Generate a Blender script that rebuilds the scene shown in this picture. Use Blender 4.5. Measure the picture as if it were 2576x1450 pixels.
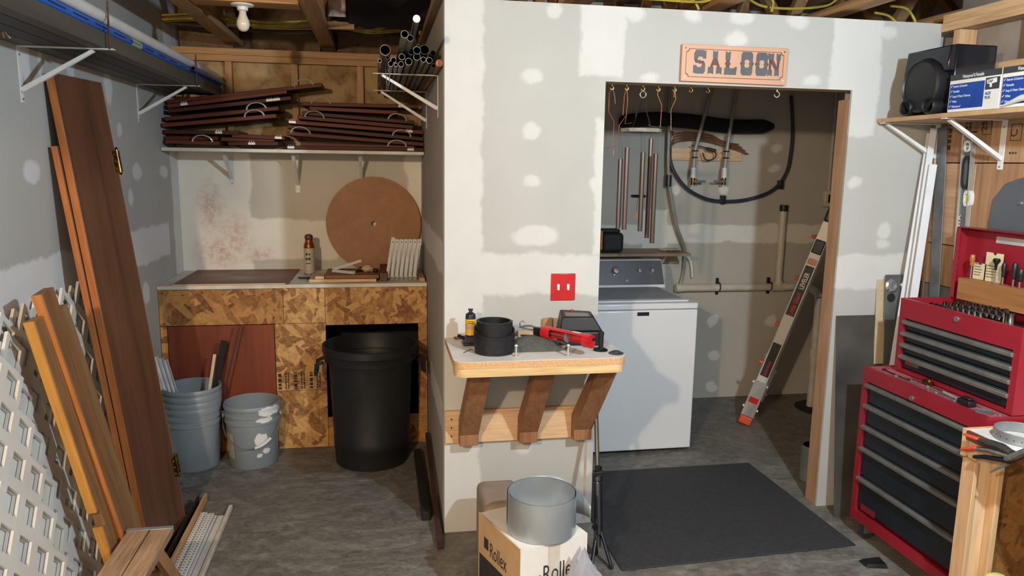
import bpy, math, random
import numpy as np
from mathutils import Vector, Matrix, noise
rnd = random.Random(7)
scene = bpy.context.scene
for _o in list(bpy.data.objects):
    bpy.data.objects.remove(_o)
COL = scene.collection
PI = math.pi

# ------------------------------------------------------------------ camera
F = 1879.17
YAW, PITCH, ROLL = -.1781, .1648, .0151
CAM = Vector((-.2832, -3.259, 1.7077))
_fw = Vector((-math.sin(YAW)*math.cos(PITCH), math.cos(YAW)*math.cos(PITCH), -math.sin(PITCH)))
_rt = Vector((math.cos(YAW), math.sin(YAW), 0)); _up = _rt.cross(_fw)
_r2 = _rt*math.cos(ROLL)+_up*math.sin(ROLL); _u2 = _up*math.cos(ROLL)-_rt*math.sin(ROLL)
cam = bpy.data.objects.new('camera', bpy.data.cameras.new('camera')); COL.objects.link(cam)
cam.data.sensor_width = 36; cam.data.lens = F/2576*36; cam.data.clip_start = .05
cam.matrix_world = Matrix(((_r2.x, _u2.x, -_fw.x, CAM.x), (_r2.y, _u2.y, -_fw.y, CAM.y), (_r2.z, _u2.z, -_fw.z, CAM.z), (0, 0, 0, 1)))
scene.camera = cam

# ------------------------------------------------------------------ light: two bare ceiling bulbs, one cool, one warm
vs = scene.view_settings
vs.view_transform = 'Standard'; vs.look = 'None'; vs.gamma = 1; vs.use_curve_mapping = False; vs.exposure = 0.44
world = bpy.data.worlds.new('world'); scene.world = world; world.use_nodes = True
world.node_tree.nodes['Background'].inputs[0].default_value = (.85, .9, 1, 1)
world.node_tree.nodes['Background'].inputs[1].default_value = .10
def bulb_light(name, loc, col, watts, r):
    l = bpy.data.lights.new(name, 'POINT'); l.energy = watts; l.color = col; l.shadow_soft_size = r
    o = bpy.data.objects.new(name, l); o.location = loc; COL.objects.link(o); return o
bulb_light('cool_ceiling_bulb', (1.17, -2.32, 2.26), (.72, .88, 1.0), 168, .04)
bulb_light('warm_ceiling_bulb', (-1.28, -3.5, 2.30), (1.0, .78, .54), 195, .05)

# ------------------------------------------------------------------ helpers
def A(px, py, ax, v):
    """pixel of the 2576x1450 photograph -> the point where its ray meets the plane ax = v"""
    d = _fw + _r2*((px-1288)/F) + _u2*((725-py)/F)
    i = 'xyz'.index(ax)
    return CAM + d*((v-CAM[i])/d[i])

def lin(c):
    return tuple(((x/255+.055)/1.055)**2.4 if x/255 > .04045 else x/255/12.92 for x in c[:3])+(1,)

class MB:
    def __init__(s): s.v = []; s.f = []
    def add(s, vs_, fs, M=None):
        n = len(s.v)
        s.v += [(M @ Vector(p)) if M is not None else Vector(p) for p in vs_]
        s.f += [tuple(i+n for i in f) for f in fs]; return s
    def box(s, x0, x1, y0, y1, z0, z1, M=None):
        p = [(x, y, z) for z in (z0, z1) for y in (y0, y1) for x in (x0, x1)]
        return s.add(p, [(0, 2, 3, 1), (4, 5, 7, 6), (0, 1, 5, 4), (2, 6, 7, 3), (0, 4, 6, 2), (1, 3, 7, 5)], M)
    def hexa(s, p):   # 8 corners, bottom loop 4 then top loop 4
        return s.add(p, [(3, 2, 1, 0), (4, 5, 6, 7), (0, 1, 5, 4), (1, 2, 6, 5), (2, 3, 7, 6), (3, 0, 4, 7)])
    def tube(s, pts, r, n=8, cap=True, closed=False, M=None, sq=1.0):
        pts = [Vector(p) for p in pts]; m = len(pts)
        rs = r if isinstance(r, (list, tuple)) else [r]*m
        tg = []
        for i in range(m):
            a = pts[(i-1) % m] if (closed or i > 0) else pts[i]
            b = pts[(i+1) % m] if (closed or i < m-1) else pts[i]
            tg.append((b-a).normalized())
        ref = Vector((0, 0, 1)) if abs(tg[0].z) < .9 else Vector((1, 0, 0))
        u = tg[0].cross(ref).normalized(); vv = []
        for i in range(m):
            u = (u - tg[i]*u.dot(tg[i]))
            u = u.normalized() if u.length > 1e-6 else tg[i].orthogonal().normalized()
            w = tg[i].cross(u)
            for k in range(n):
                t = 2*PI*k/n
                vv.append(pts[i]+(u*math.cos(t)+w*math.sin(t)*sq)*rs[i])
        ff = []
        for i in range(m if closed else m-1):
            j = (i+1) % m
            for k in range(n):
                ff.append((i*n+k, i*n+(k+1) % n, j*n+(k+1) % n, j*n+k))
        if cap and not closed:
            ff.append(tuple(range(n))[::-1]); ff.append(tuple((m-1)*n+k for k in range(n)))
        return s.add(vv, ff, M)
    def cyl(s, p0, p1, r0, r1=None, n=16, M=None, cap=True):
        return s.tube([p0, p1], [r0, r0 if r1 is None else r1], n, cap, M=M)
    def pipe(s, p0, p1, r, t, n=14):   # open pipe with wall thickness
        p0, p1 = Vector(p0), Vector(p1); d = (p1-p0).normalized()
        return s.tube([p1-d*t, p1, p1, p0, p0, p0+d*t], [r-t, r-t, r, r, r-t, r-t], n, cap=True)
    def lathe(s, prof, n=24, M=None, close=False):
        m = len(prof); vv = []; ff = []
        for r, z in prof:
            for k in range(n):
                t = 2*PI*k/n; vv.append((r*math.cos(t), r*math.sin(t), z))
        for i in range(m-1+(1 if close else 0)):
            j = (i+1) % m
            for k in range(n):
                ff.append((i*n+k, i*n+(k+1) % n, j*n+(k+1) % n, j*n+k))
        if not close:
            if prof[0][0] > 1e-5: ff.append(tuple(range(n))[::-1])
            if prof[-1][0] > 1e-5: ff.append(tuple((m-1)*n+k for k in range(n)))
        return s.add(vv, ff, M)
    def prism(s, poly, z0, z1, M=None):
        n = len(poly)
        ar = sum(poly[i][0]*poly[(i+1) % n][1]-poly[(i+1) % n][0]*poly[i][1] for i in range(n))
        if ar < 0: poly = poly[::-1]
        vv = [(x, y, z0) for x, y in poly]+[(x, y, z1) for x, y in poly]
        ff = [tuple(range(n))[::-1], tuple(range(n, 2*n))]+[(i, (i+1) % n, n+(i+1) % n, n+i) for i in range(n)]
        return s.add(vv, ff, M)
    def ring(s, outer, inner, z0, z1, M=None):
        n = len(outer)
        vv = [(x, y, z0) for x, y in outer]+[(x, y, z0) for x, y in inner]+[(x, y, z1) for x, y in outer]+[(x, y, z1) for x, y in inner]
        ff = []
        for i in range(n):
            j = (i+1) % n
            ff += [(i, n+i, n+j, j), (2*n+i, 2*n+j, 3*n+j, 3*n+i), (i, j, 2*n+j, 2*n+i), (n+i, 3*n+i, 3*n+j, n+j)]
        return s.add(vv, ff, M)
    def grid(s, fn, nu, nv, M=None):
        vv = [fn(i/nu, j/nv) for j in range(nv+1) for i in range(nu+1)]
        ff = [(j*(nu+1)+i, j*(nu+1)+i+1, (j+1)*(nu+1)+i+1, (j+1)*(nu+1)+i) for j in range(nv) for i in range(nu)]
        return s.add(vv, ff, M)
    def shift(s, d):
        d = Vector(d); s.v = [p+d for p in s.v]; return s
    def xf(s, M):
        s.v = [M @ p for p in s.v]; return s

def frame(o, x=None, y=None, z=None):
    """rigid matrix from an origin and two axis directions (the third follows)"""
    if z is None:
        x = Vector(x).normalized(); y = Vector(y); y = (y-x*y.dot(x)).normalized(); z = x.cross(y)
    elif x is None:
        z = Vector(z).normalized(); y = Vector(y); y = (y-z*y.dot(z)).normalized(); x = y.cross(z)
    else:
        z = Vector(z).normalized(); x = Vector(x); x = (x-z*x.dot(z)).normalized(); y = z.cross(x)
    o = Vector(o)
    return Matrix(((x.x, y.x, z.x, o.x), (x.y, y.y, z.y, o.y), (x.z, y.z, z.z, o.z), (0, 0, 0, 1)))
def TR(x, y, z, rz=0, rx=0, ry=0):
    return Matrix.Translation((x, y, z)) @ Matrix.Rotation(rz, 4, 'Z') @ Matrix.Rotation(ry, 4, 'Y') @ Matrix.Rotation(rx, 4, 'X')

def obj(name, mb, mat, parent=None, bevel=0, seg=2, label=None, kind=None, angle=35):
    me = bpy.data.meshes.new(name)
    me.from_pydata([tuple(p) for p in mb.v], [], mb.f); me.update()
    me.polygons.foreach_set('use_smooth', [True]*len(me.polygons))
    me.set_sharp_from_angle(angle=math.radians(angle))
    o = bpy.data.objects.new(name, me); COL.objects.link(o)
    if mat is not None: me.materials.append(mat)
    if parent is not None: o.parent = parent
    if bevel:
        b = o.modifiers.new('bevel', 'BEVEL'); b.width = bevel; b.segments = seg; b.limit_method = 'ANGLE'; b.angle_limit = .6
    if label: o['label'] = label
    if kind: o['kind'] = kind
    return o
WM = {}
def thing(name, label, cat, M=None, group=None):
    o = bpy.data.objects.new(name, None); COL.objects.link(o); o.empty_display_size = .05
    M = Matrix.Identity(4) if M is None else (M if isinstance(M, Matrix) else Matrix.Translation(M))
    o.matrix_world = M; WM[o.name] = M
    o['label'] = label; o['category'] = cat
    if group: o['group'] = group
    return o
def wpart(t, name, mb, mat, **k):          # part given in world coordinates
    inv = WM[t.name].inverted(); mb.v = [inv @ p for p in mb.v]
    return obj(name, mb, mat, t, **k)
def wsub(t, p, name, mb, mat, **k):        # sub-part of part p of thing t, in world coordinates
    inv = WM[t.name].inverted(); mb.v = [inv @ q for q in mb.v]
    return obj(name, mb, mat, p, **k)
def single(name, label, cat, mb, mat, group=None, bevel=0, **k):
    lo = [min(p[i] for p in mb.v) for i in range(3)]; hi = [max(p[i] for p in mb.v) for i in range(3)]
    c = Vector(((lo[0]+hi[0])/2, (lo[1]+hi[1])/2, lo[2])); mb.shift(-c)
    o = obj(name, mb, mat, None, bevel, **k); o.location = c
    o['label'] = label; o['category'] = cat
    if group: o['group'] = group
    return o
def struct(name, mb, mat, bevel=0, label=None, parent=None):
    o = obj(name, mb, mat, parent, bevel)
    if parent is None: o['kind'] = 'structure'
    if label: o['label'] = label
    return o
def text(body, size, M, mat, parent, name='lettering', ext=.0006, align='LEFT', sx=1.0, shear=0, bold=0):
    cu = bpy.data.curves.new(name, 'FONT'); cu.body = body; cu.size = size; cu.extrude = ext; cu.align_x = align; cu.shear = shear; cu.offset = bold
    cu.resolution_u = 3
    o = bpy.data.objects.new(name+'_c', cu); COL.objects.link(o)
    dg = bpy.context.evaluated_depsgraph_get(); dg.update()
    me = bpy.data.meshes.new_from_object(o.evaluated_get(dg)); bpy.data.objects.remove(o)
    me.transform(M @ Matrix.Diagonal((sx, 1, 1, 1))); me.materials.clear(); me.materials.append(mat)
    me.name = name
    q = bpy.data.objects.new(name, me); COL.objects.link(q); q.parent = parent
    return q

def dashes(w, h, M, mat, parent, rows=1, name='print'):
    """printing too small to read in the photograph: rows of short dark marks"""
    b = MB(); rh = h/rows
    for r in range(rows):
        x = 0
        while x < w:
            l = h/rows*(.25+.5*rnd.random()); b.box(x, min(x+l, w), r*rh, r*rh+rh*.6, 0, .0004, M); x += l*1.5
    return obj(name, b, mat, parent)

# ------------------------------------------------------------------ materials
class NT:
    def __init__(s, name):
        s.m = bpy.data.materials.new(name); s.m.use_nodes = True; s.t = s.m.node_tree; s.n = s.t.nodes
        s.b = s.n['Principled BSDF']
    def node(s, typ, **k):
        n = s.n.new(typ)
        for a, v in k.items(): setattr(n, a, v)
        return n
    def link(s, a, b): s.t.links.new(a, b)
    def put(s, sock, v):
        if hasattr(v, 'is_output') or isinstance(v, bpy.types.NodeSocket): s.link(v, sock)
        else: sock.default_value = v
    def math(s, op, a, b=0.0, c=None, clamp=False):
        n = s.node('ShaderNodeMath', operation=op, use_clamp=clamp); s.put(n.inputs[0], a); s.put(n.inputs[1], b)
        if c is not None: s.put(n.inputs[2], c)
        return n.outputs[0]
    def vec(s, op, a, b=(0, 0, 0)):
        n = s.node('ShaderNodeVectorMath', operation=op); s.put(n.inputs[0], a)
        if op not in ('ABSOLUTE', 'LENGTH'): s.put(n.inputs[1], b)
        return n.outputs['Value'] if op == 'LENGTH' else n.outputs[0]
    def coord(s, scale=(1, 1, 1), rot=(0, 0, 0), kind='Object'):
        c = s.node('ShaderNodeTexCoord'); m = s.node('ShaderNodeMapping'); s.link(c.outputs[kind], m.inputs[0])
        m.inputs['Scale'].default_value = scale; m.inputs['Rotation'].default_value = rot; return m.outputs[0]
    def noise(s, co, scale, detail=3, rough=.55, dist=0):
        n = s.node('ShaderNodeTexNoise'); s.link(co, n.inputs['Vector']); n.inputs['Scale'].default_value = scale
        n.inputs['Detail'].default_value = detail; n.inputs['Roughness'].default_value = rough; n.inputs['Distortion'].default_value = dist
        return n
    def ramp(s, fac, stops):
        r = s.node('ShaderNodeValToRGB'); s.put(r.inputs[0], fac); e = r.color_ramp.elements
        e[0].position, e[0].color = stops[0][0], stops[0][1]; e[1].position, e[1].color = stops[-1][0], stops[-1][1]
        for p, c in stops[1:-1]:
            x = e.new(p); x.color = c
        return r.outputs[0]
    def mix(s, fac, a, b, blend='MIX'):
        n = s.node('ShaderNodeMix', data_type='RGBA', blend_type=blend); s.put(n.inputs[0], fac); s.put(n.inputs[6], a); s.put(n.inputs[7], b)
        return n.outputs[2]
    def rng(s, v, a, b, c=0.0, d=1.0):
        n = s.node('ShaderNodeMapRange'); s.put(n.inputs[0], v)
        for i, x in zip((1, 2, 3, 4), (a, b, c, d)): n.inputs[i].default_value = x
        return n.outputs[0]
    def bump(s, h, strength=.2, dist=.002):
        n = s.node('ShaderNodeBump'); n.inputs['Strength'].default_value = strength; n.inputs['Distance'].default_value = dist
        s.link(h, n.inputs['Height']); s.link(n.outputs[0], s.b.inputs['Normal'])
    def done(s, col, rough=.6, metal=0.0, spec=None):
        s.put(s.b.inputs['Base Color'], col); s.put(s.b.inputs['Roughness'], rough); s.put(s.b.inputs['Metallic'], metal)
        if spec is not None: s.b.inputs['Specular IOR Level'].default_value = spec
        return s.m
def mat(name, c, rough=.6, metal=0.0, c2=None, scale=12, stretch=(1, 1, 1), bump=0, detail=3, lo=.35, hi=.65, spec=None):
    t = NT(name)
    if c2 is None: c2 = tuple(x*.9 for x in c)
    n = t.noise(t.coord(stretch), scale, detail)
    col = t.ramp(n.outputs[0], [(lo, lin(c)), (hi, lin(c2))])
    if bump: t.bump(n.outputs[0], bump)
    return t.done(col, rough, metal, spec)
def wood(name, c, c2, axis='z', scale=14, rough=.55, fine=.25, rings=True, knots=False, bump=.12, spec=None):
    t = NT(name); st = [1, 1, 1]; st['xyz'.index(axis)] = .07
    co = t.coord(tuple(st))
    n1 = t.noise(co, scale, 3, .6, 1.2); n2 = t.noise(co, scale*7, 2, .6)
    col = t.ramp(n1.outputs[0], [(.3, lin(c)), (.52, lin(tuple((a+b)/2 for a, b in zip(c, c2)))), (.68, lin(c2))])
    col = t.mix(fine, col, t.ramp(n2.outputs[0], [(.35, lin(tuple(x*.6 for x in c2))), (.65, lin(c))]))
    if knots:
        v = t.node('ShaderNodeTexVoronoi'); st2 = [1, 1, 1]; st2['xyz'.index(axis)] = .45
        t.link(t.coord(tuple(st2)), v.inputs['Vector']); v.inputs['Scale'].default_value = 6
        k = t.rng(v.outputs['Distance'], .05, .11, 1, 0)
        col = t.mix(t.math('MULTIPLY', k, .6), col, lin(tuple(x*.45 for x in c2)))
    t.bump(n2.outputs[0], bump)
    return t.done(col, rough, 0, spec)
def drywall(name, paper, mud, patches, axes, extra=None, rough=.85, seed=0.0):
    """patches: ('b', u0,u1,v0,v1) boxes or ('o', uc,vc,ru,rv) blobs, in metres on the wall"""
    t = NT(name); iu, iv = ['xyz'.index(a) for a in axes]
    co = t.coord()
    n = t.noise(t.vec('ADD', co, (seed, seed, seed)), 7, 4, .6)
    j = t.vec('MULTIPLY', t.vec('SUBTRACT', n.outputs[1], (.5, .5, .5)), (.075, .075, .075))
    n2 = t.noise(co, 40, 2, .6)
    j2 = t.vec('MULTIPLY', t.vec('SUBTRACT', n2.outputs[1], (.5, .5, .5)), (.012, .012, .012))
    p = t.vec('ADD', t.vec('ADD', co, j), j2)
    acc = None
    for q in patches:
        if q[0] == 'b':
            c = [0, 0, 0]; h = [1e3]*3
            c[iu] = (q[1]+q[2])/2; c[iv] = (q[3]+q[4])/2; h[iu] = abs(q[2]-q[1])/2; h[iv] = abs(q[4]-q[3])/2
            d = t.vec('SUBTRACT', t.vec('ABSOLUTE', t.vec('SUBTRACT', p, tuple(c))), tuple(h))
            sp = t.node('ShaderNodeSeparateXYZ'); t.link(d, sp.inputs[0])
            d = t.math('MAXIMUM', sp.outputs[iu], sp.outputs[iv])
        else:
            c = [0, 0, 0]; h = [0.0]*3
            c[iu] = q[1]; c[iv] = q[2]; h[iu] = 1/q[3]; h[iv] = 1/q[4]
            ln = t.vec('LENGTH', t.vec('MULTIPLY', t.vec('SUBTRACT', p, tuple(c)), tuple(h)))
            d = t.math('MULTIPLY', t.math('SUBTRACT', ln, 1.0), min(q[3], q[4]))
        acc = d if acc is None else t.math('MINIMUM', acc, d)
    m = t.rng(acc, -.012, .004, 1, 0)
    big = t.noise(co, 2.2, 3)
    pc = t.ramp(big.outputs[0], [(.35, lin(paper)), (.65, lin(tuple(x*.965 for x in paper)))])
    mc = t.ramp(n.outputs[0], [(.3, lin(mud)), (.7, lin(tuple(x*.975 for x in mud)))])
    col = t.mix(m, pc, mc)
    if extra: col = extra(t, co, col)
    t.bump(t.math('ADD', m, t.math('MULTIPLY', n2.outputs[0], .25)), .12, .003)
    return t.done(col, rough, 0, .3)
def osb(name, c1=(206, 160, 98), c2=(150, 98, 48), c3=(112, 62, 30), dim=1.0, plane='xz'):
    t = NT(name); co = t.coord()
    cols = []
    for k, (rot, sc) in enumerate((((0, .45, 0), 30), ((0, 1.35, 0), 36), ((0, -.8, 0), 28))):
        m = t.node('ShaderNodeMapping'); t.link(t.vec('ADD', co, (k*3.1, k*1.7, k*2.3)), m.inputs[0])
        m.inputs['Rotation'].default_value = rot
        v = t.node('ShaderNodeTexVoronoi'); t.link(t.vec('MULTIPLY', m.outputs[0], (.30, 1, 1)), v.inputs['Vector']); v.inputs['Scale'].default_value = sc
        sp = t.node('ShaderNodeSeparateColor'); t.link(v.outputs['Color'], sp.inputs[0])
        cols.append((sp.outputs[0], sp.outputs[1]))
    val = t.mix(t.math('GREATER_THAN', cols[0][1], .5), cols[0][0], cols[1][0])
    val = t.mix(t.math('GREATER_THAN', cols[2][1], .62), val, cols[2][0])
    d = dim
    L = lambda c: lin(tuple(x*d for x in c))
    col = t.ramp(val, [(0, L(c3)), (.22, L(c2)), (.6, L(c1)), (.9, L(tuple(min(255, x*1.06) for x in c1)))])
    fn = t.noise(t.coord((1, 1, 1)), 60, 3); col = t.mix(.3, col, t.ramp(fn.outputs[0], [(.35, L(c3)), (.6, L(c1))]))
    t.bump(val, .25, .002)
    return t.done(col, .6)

WHITE = mat('white_enamel', (222, 222, 220), .35, c2=(212, 211, 208))
WHITEP = mat('white_plastic', (216, 216, 214), .4, c2=(205, 204, 200))
BLACK = mat('black_plastic', (26, 27, 30), .45, c2=(18, 18, 20))
BLACKM = mat('black_matte', (24, 24, 25), .8, c2=(15, 15, 16))
RUBBER = mat('rubber', (52, 55, 62), .75, c2=(42, 44, 50), scale=60, bump=.3)
CHROME = mat('chrome', (225, 226, 228), .16, .85, c2=(200, 200, 205))
STEEL = mat('steel', (172, 174, 176), .35, .7, c2=(140, 142, 144), scale=9)
DARKSTEEL = mat('dark_steel', (70, 70, 70), .45, .8, c2=(44, 44, 44))
ALU = mat('aluminium', (200, 200, 198), .35, .6, c2=(160, 160, 158), scale=20, stretch=(1, 1, .1))
GALV = mat('galvanized', (186, 194, 200), .34, .62, c2=(168, 176, 182), scale=5)
BRASS = mat('antique_brass', (150, 120, 66), .35, 1.0, c2=(86, 66, 36), scale=40)
COPPER = mat('copper', (166, 116, 92), .35, .6, c2=(128, 84, 64), scale=20)
RUST = mat('rusty_steel', (104, 66, 40), .8, .2, c2=(58, 44, 36), scale=60)
RED = mat('red_enamel', (146, 30, 44), .4, c2=(132, 24, 38), scale=3)
REDP = mat('red_plastic', (196, 34, 40), .3, c2=(178, 28, 34))
PINE = wood('pine', (226, 192, 152), (204, 164, 122), 'z', 12)
PINEX = wood('pine_x', (226, 192, 152), (204, 164, 122), 'x', 12)
PINEY = wood('pine_y', (214, 172, 122), (180, 132, 86), 'y', 12)
# ================================================================== the room
XL, YB, YL, XR, H = -1.515, 1.777, 1.79, 2.34, 2.387
D1X, D2X, DH = .7076, 1.9033, 2.0705
def concrete():
    t = NT('concrete_floor'); co = t.coord((1, 1.6, 1), (0, 0, .5))
    n = t.noise(co, 2.3, 6, .66, 3.0); n2 = t.noise(co, 14, 5, .65, 1.5); n3 = t.noise(t.coord(), 110, 2)
    c = t.ramp(n.outputs[0], [(.32, lin((66, 64, 61))), (.5, lin((102, 99, 93))), (.68, lin((144, 140, 132)))])
    c = t.mix(.4, c, t.ramp(n2.outputs[0], [(.35, lin((68, 66, 62))), (.65, lin((150, 146, 138)))]))
    c = t.mix(.12, c, t.ramp(n3.outputs[0], [(.3, lin((50, 48, 46))), (.7, lin((160, 156, 150)))]))
    t.bump(n2.outputs[0], .06)
    return t.done(c, t.rng(n.outputs[0], .3, .7, .42, .68), 0, .4)
FLOOR = concrete()
PITC = A(2020, 1020, 'z', 0) ; PITC = Vector((2.86, 1.44, 0))
fl = MB(); pr_, sq_ = .20, .28
for a, b, c, d in ((-1.7, 3.3, -4.6, PITC.y-sq_), (-1.7, 3.3, PITC.y+sq_, 2.0), (-1.7, PITC.x-sq_, PITC.y-sq_, PITC.y+sq_), (PITC.x+sq_, 3.3, PITC.y-sq_, PITC.y+sq_)):
    fl.box(a, b, c, d, -.06, 0)
N_ = 32; cir = []; sqr = []
for k in range(N_):
    t_ = 2*PI*k/N_; c_, s_ = math.cos(t_), math.sin(t_); m_ = max(abs(c_), abs(s_))
    cir.append((PITC.x+pr_*c_, PITC.y+pr_*s_)); sqr.append((PITC.x+sq_*c_/m_, PITC.y+sq_*s_/m_))
fl.ring(sqr, cir, -.06, 0)
floor = struct('floor', fl, FLOOR, label='mottled grey concrete floor')
pit = MB().lathe([(.20, 0), (.185, -.005), (.18, -.45), (0, -.45)], 32, Matrix.Translation(PITC))
obj('sump_pit_liner', pit, BLACKM, floor)

PAPER, MUD = (177, 177, 173), (199, 199, 196)  # front wall drywall, colour lowered to even out the bulbs' falloff
def px_b(ax, v, x0, y0, x1, y1):
    a, b = A(x0, y0, ax, v), A(x1, y1, ax, v)
    return ('b', a.x, b.x, a.z, b.z) if ax == 'y' else ('b', a.y, b.y, a.z, b.z)
def px_o(ax, v, x, y, rx, ry):
    a = A(x, y, ax, v); u = a.x if ax == 'y' else a.y
    b = A(x+rx, y+ry, ax, v); w = b.x if ax == 'y' else b.y
    return ('o', u, a.z, abs(w-u), abs(b.z-a.z))
fp = [('b', -.1, .17, -.1, 2.5), px_b('y', 0, 1460, -20, 1572, 200), px_b('y', 0, 1110, 640, 1530, 742), px_b('y', 0, 2098, 20, 2200, 345),
      px_b('y', 0, 2100, 640, 2400, 726), px_b('y', 0, 1498, 300, 1540, 640)]
for x, y, rx, ry in ((1338, 192, 26, 24), (1338, 328, 24, 24), (1340, 456, 22, 20), (1590, 26, 28, 24), (1740, 34, 26, 20), (1868, 48, 30, 22),
                     (1850, 98, 28, 22), (2008, 50, 30, 22), (2235, 84, 24, 22), (1632, 196, 22, 16), (2148, 460, 20, 18), (2225, 578, 17, 22),
                     (2222, 612, 16, 16), (2040, 205, 22, 16), (2158, 285, 20, 22), (1345, 596, 60, 30), (1320, 1128, 20, 14), (1474, 1182, 16, 24), (1500, 470, 20, 24), (1395, 24, 24, 22)):
    fp.append(px_o('y', 0, x, y, rx, ry))
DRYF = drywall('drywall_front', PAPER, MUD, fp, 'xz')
w = MB()
w.box(0, D1X, 0, .013, 0, H).box(D1X, D2X, 0, .013, DH, H).box(D2X, XR, 0, .013, 0, H)
w.box(.04, D1X-.04, .102, .115, 0, H).box(D1X-.04, D2X+.04, .102, .115, DH+.04, H).box(D2X+.04, XR+.6, .102, .115, 0, H)
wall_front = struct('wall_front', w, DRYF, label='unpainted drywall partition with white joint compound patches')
JAMB = wood('jamb_pine', (188, 150, 118), (160, 120, 88), 'z', 9, knots=True)
JAMBX = wood('header_pine', (205, 170, 124), (176, 138, 94), 'x', 9)
struct('trim_1', MB().box(D2X, D2X+.038, .0131, .1019, .001, DH-.04), JAMB, label='bare pine stud lining the right side of the doorway', parent=wall_front)
struct('trim_2', MB().box(D1X-.04, D2X+.04, .0131, .1019, DH-.001+.001, DH+.038), JAMBX, label='bare pine header over the doorway', parent=wall_front)
struct('trim_3', MB().box(D1X-.038, D1X, .0131, .1019, .001, DH-.001), JAMB, label='bare pine stud on the left of the doorway', parent=wall_front)
struct('top_plate', MB().box(.001, XR+.1, .0131, .1019, H-.04, H+.003), JAMBX, label='pine top plate of the partition', parent=wall_front)
obj('joint_tape', MB().box(.665, .677, -.0008, -.0001, .02, .86), mat('joint_tape_tan', (180, 160, 144), .9), wall_front)
# side of the alcove partition
pp = [('b', -.1, .09, -.1, 2.5), ('b', 1.66, 1.9, -.1, 2.5), ('b', -.1, 2, 1.20, 1.36), ('b', .1, .9, .45, .6)]
DRYP = drywall('drywall_partition', (168, 162, 153), (206, 202, 195), pp, 'yz', seed=3)
struct('wall_partition', MB().box(0, .013, .0132, YB, 0, H).box(.0135, .102, .1152, YB, 0, H), DRYP, label='side of the alcove partition in bare drywall')
# left wall
lp = [px_b('x', XL, 5, 560, 445, 660)]
lp = [('b', -3, 1.5, 1.14, 1.34), ('b', 1.60, 1.9, -.1, 2.5), ('b', -.95, -.60, -.1, 2.0)]
for x, y, rx, ry in ((80, 432, 24, 30), (272, 215, 14, 48), (178, 170, 14, 40), (62, 150, 20, 70), (345, 432, 14, 22), (330, 496, 8, 22), (412, 430, 12, 16), (368, 738, 10, 24), (300, 330, 8, 18), (100, 150, 10, 50)):
    lp.append(px_o('x', XL, x, y, rx, ry))
DRYL = drywall('drywall_left', (176, 177, 174), (210, 212, 213), lp, 'yz', seed=5)
struct('wall_left', MB().box(XL-.1, XL, -4.6, YB+.35, 0, 2.78), DRYL, label='left drywall wall with grey paper and white mud patches')
# alcove back wall
def stain(t, co, col):
    n = t.noise(co, 26, 5, .75); nb = t.noise(co, 5, 3)
    acc = None
    for (x, z, rx, rz) in ((-1.33, 1.40, .09, .2), (-1.2, 1.22, .12, .16), (-1.30, 1.12, .16, .12), (-1.05, 1.1, .12, .06)):
        d = t.vec('LENGTH', t.vec('MULTIPLY', t.vec('SUBTRACT', co, (x, YB, z)), (1/rx, 0, 1/rz)))
        m = t.rng(d, .1, 1.2, 1, 0); acc = m if acc is None else t.math('MAXIMUM', acc, m)
    f = t.math('MULTIPLY', acc, t.rng(n.outputs[0], .42, .62, .0, 1)); 
    f = t.math('ADD', t.math('MULTIPLY', f, .5), t.math('MULTIPLY', acc, .12), clamp=True)
    return t.mix(f, col, lin((176, 96, 66)))
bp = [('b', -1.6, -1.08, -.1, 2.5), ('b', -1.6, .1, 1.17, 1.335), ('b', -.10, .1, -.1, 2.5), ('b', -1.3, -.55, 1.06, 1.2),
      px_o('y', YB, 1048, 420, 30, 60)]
DRYB = drywall('drywall_back', (204, 196, 182), (238, 231, 218), bp, 'xz', stain, seed=9)  # cream alcove drywall, colour raised to make up for weak light here
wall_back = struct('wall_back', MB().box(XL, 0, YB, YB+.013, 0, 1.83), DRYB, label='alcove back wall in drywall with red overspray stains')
FRAME = wood('framing_lumber', (188, 140, 84), (150, 104, 58), 'z', 9)
FRAMEX = wood('framing_lumber_x', (188, 140, 84), (150, 104, 58), 'x', 9)
YS = YB+.014
for x in (-1.49, -1.19, -.793, -.386, .0):
    obj('stud', MB().box(x-.019, x+.019, YS, YS+.089, 1.0, 2.31), FRAME, wall_back)
obj('plate', MB().box(XL, .05, YS-.002, YS+.089, 2.312, 2.349), FRAMEX, wall_back)
obj('plate', MB().box(XL, .05, YS-.002, YS+.089, 2.351, 2.389), FRAMEX, wall_back)
def insul(name, c, c2):
    t = NT(name); co = t.coord(); n = t.noise(co, 7, 5, .65, .6); n2 = t.noise(co, 90, 2)
    col = t.ramp(n.outputs[0], [(.3, lin(c2)), (.5, lin(c)), (.72, lin(tuple(min(255, x*1.1) for x in c)))])
    t.bump(n2.outputs[0], .4, .004)
    return t.done(col, .95, 0, .1)
INS = insul('fiberglass_batt', (170, 142, 102), (118, 90, 62)); INSD = insul('shaded_batt', (112, 90, 66), (72, 54, 40))  # second batt is the rim insulation with truss shade in its colour
INSP = insul('pink_batt', (196, 170, 158), (120, 84, 74))
def batt(x0, x1, z0, z1, y, amp=.016, seed=0):
    def f(u, v):
        x = x0+(x1-x0)*u; z = z0+(z1-z0)*v
        e = min(1, 6*min(u, 1-u, v, 1-v))
        d = amp*noise.noise((x*9+seed, z*9, seed))+amp*.6*noise.noise((x*23, z*23, seed+4))
        return (x, y-d*e+(1-e)*.02, z)
    return MB().grid(f, 22, 26)
for k, (a, b) in enumerate(((-1.47, -1.21), (-1.17, -.813), (-.773, -.406), (-.366, -.02))):
    obj('insulation_batt', batt(a, b, 1.6, 2.311, YS+.03, seed=k*3.3), INS, wall_back)
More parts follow.
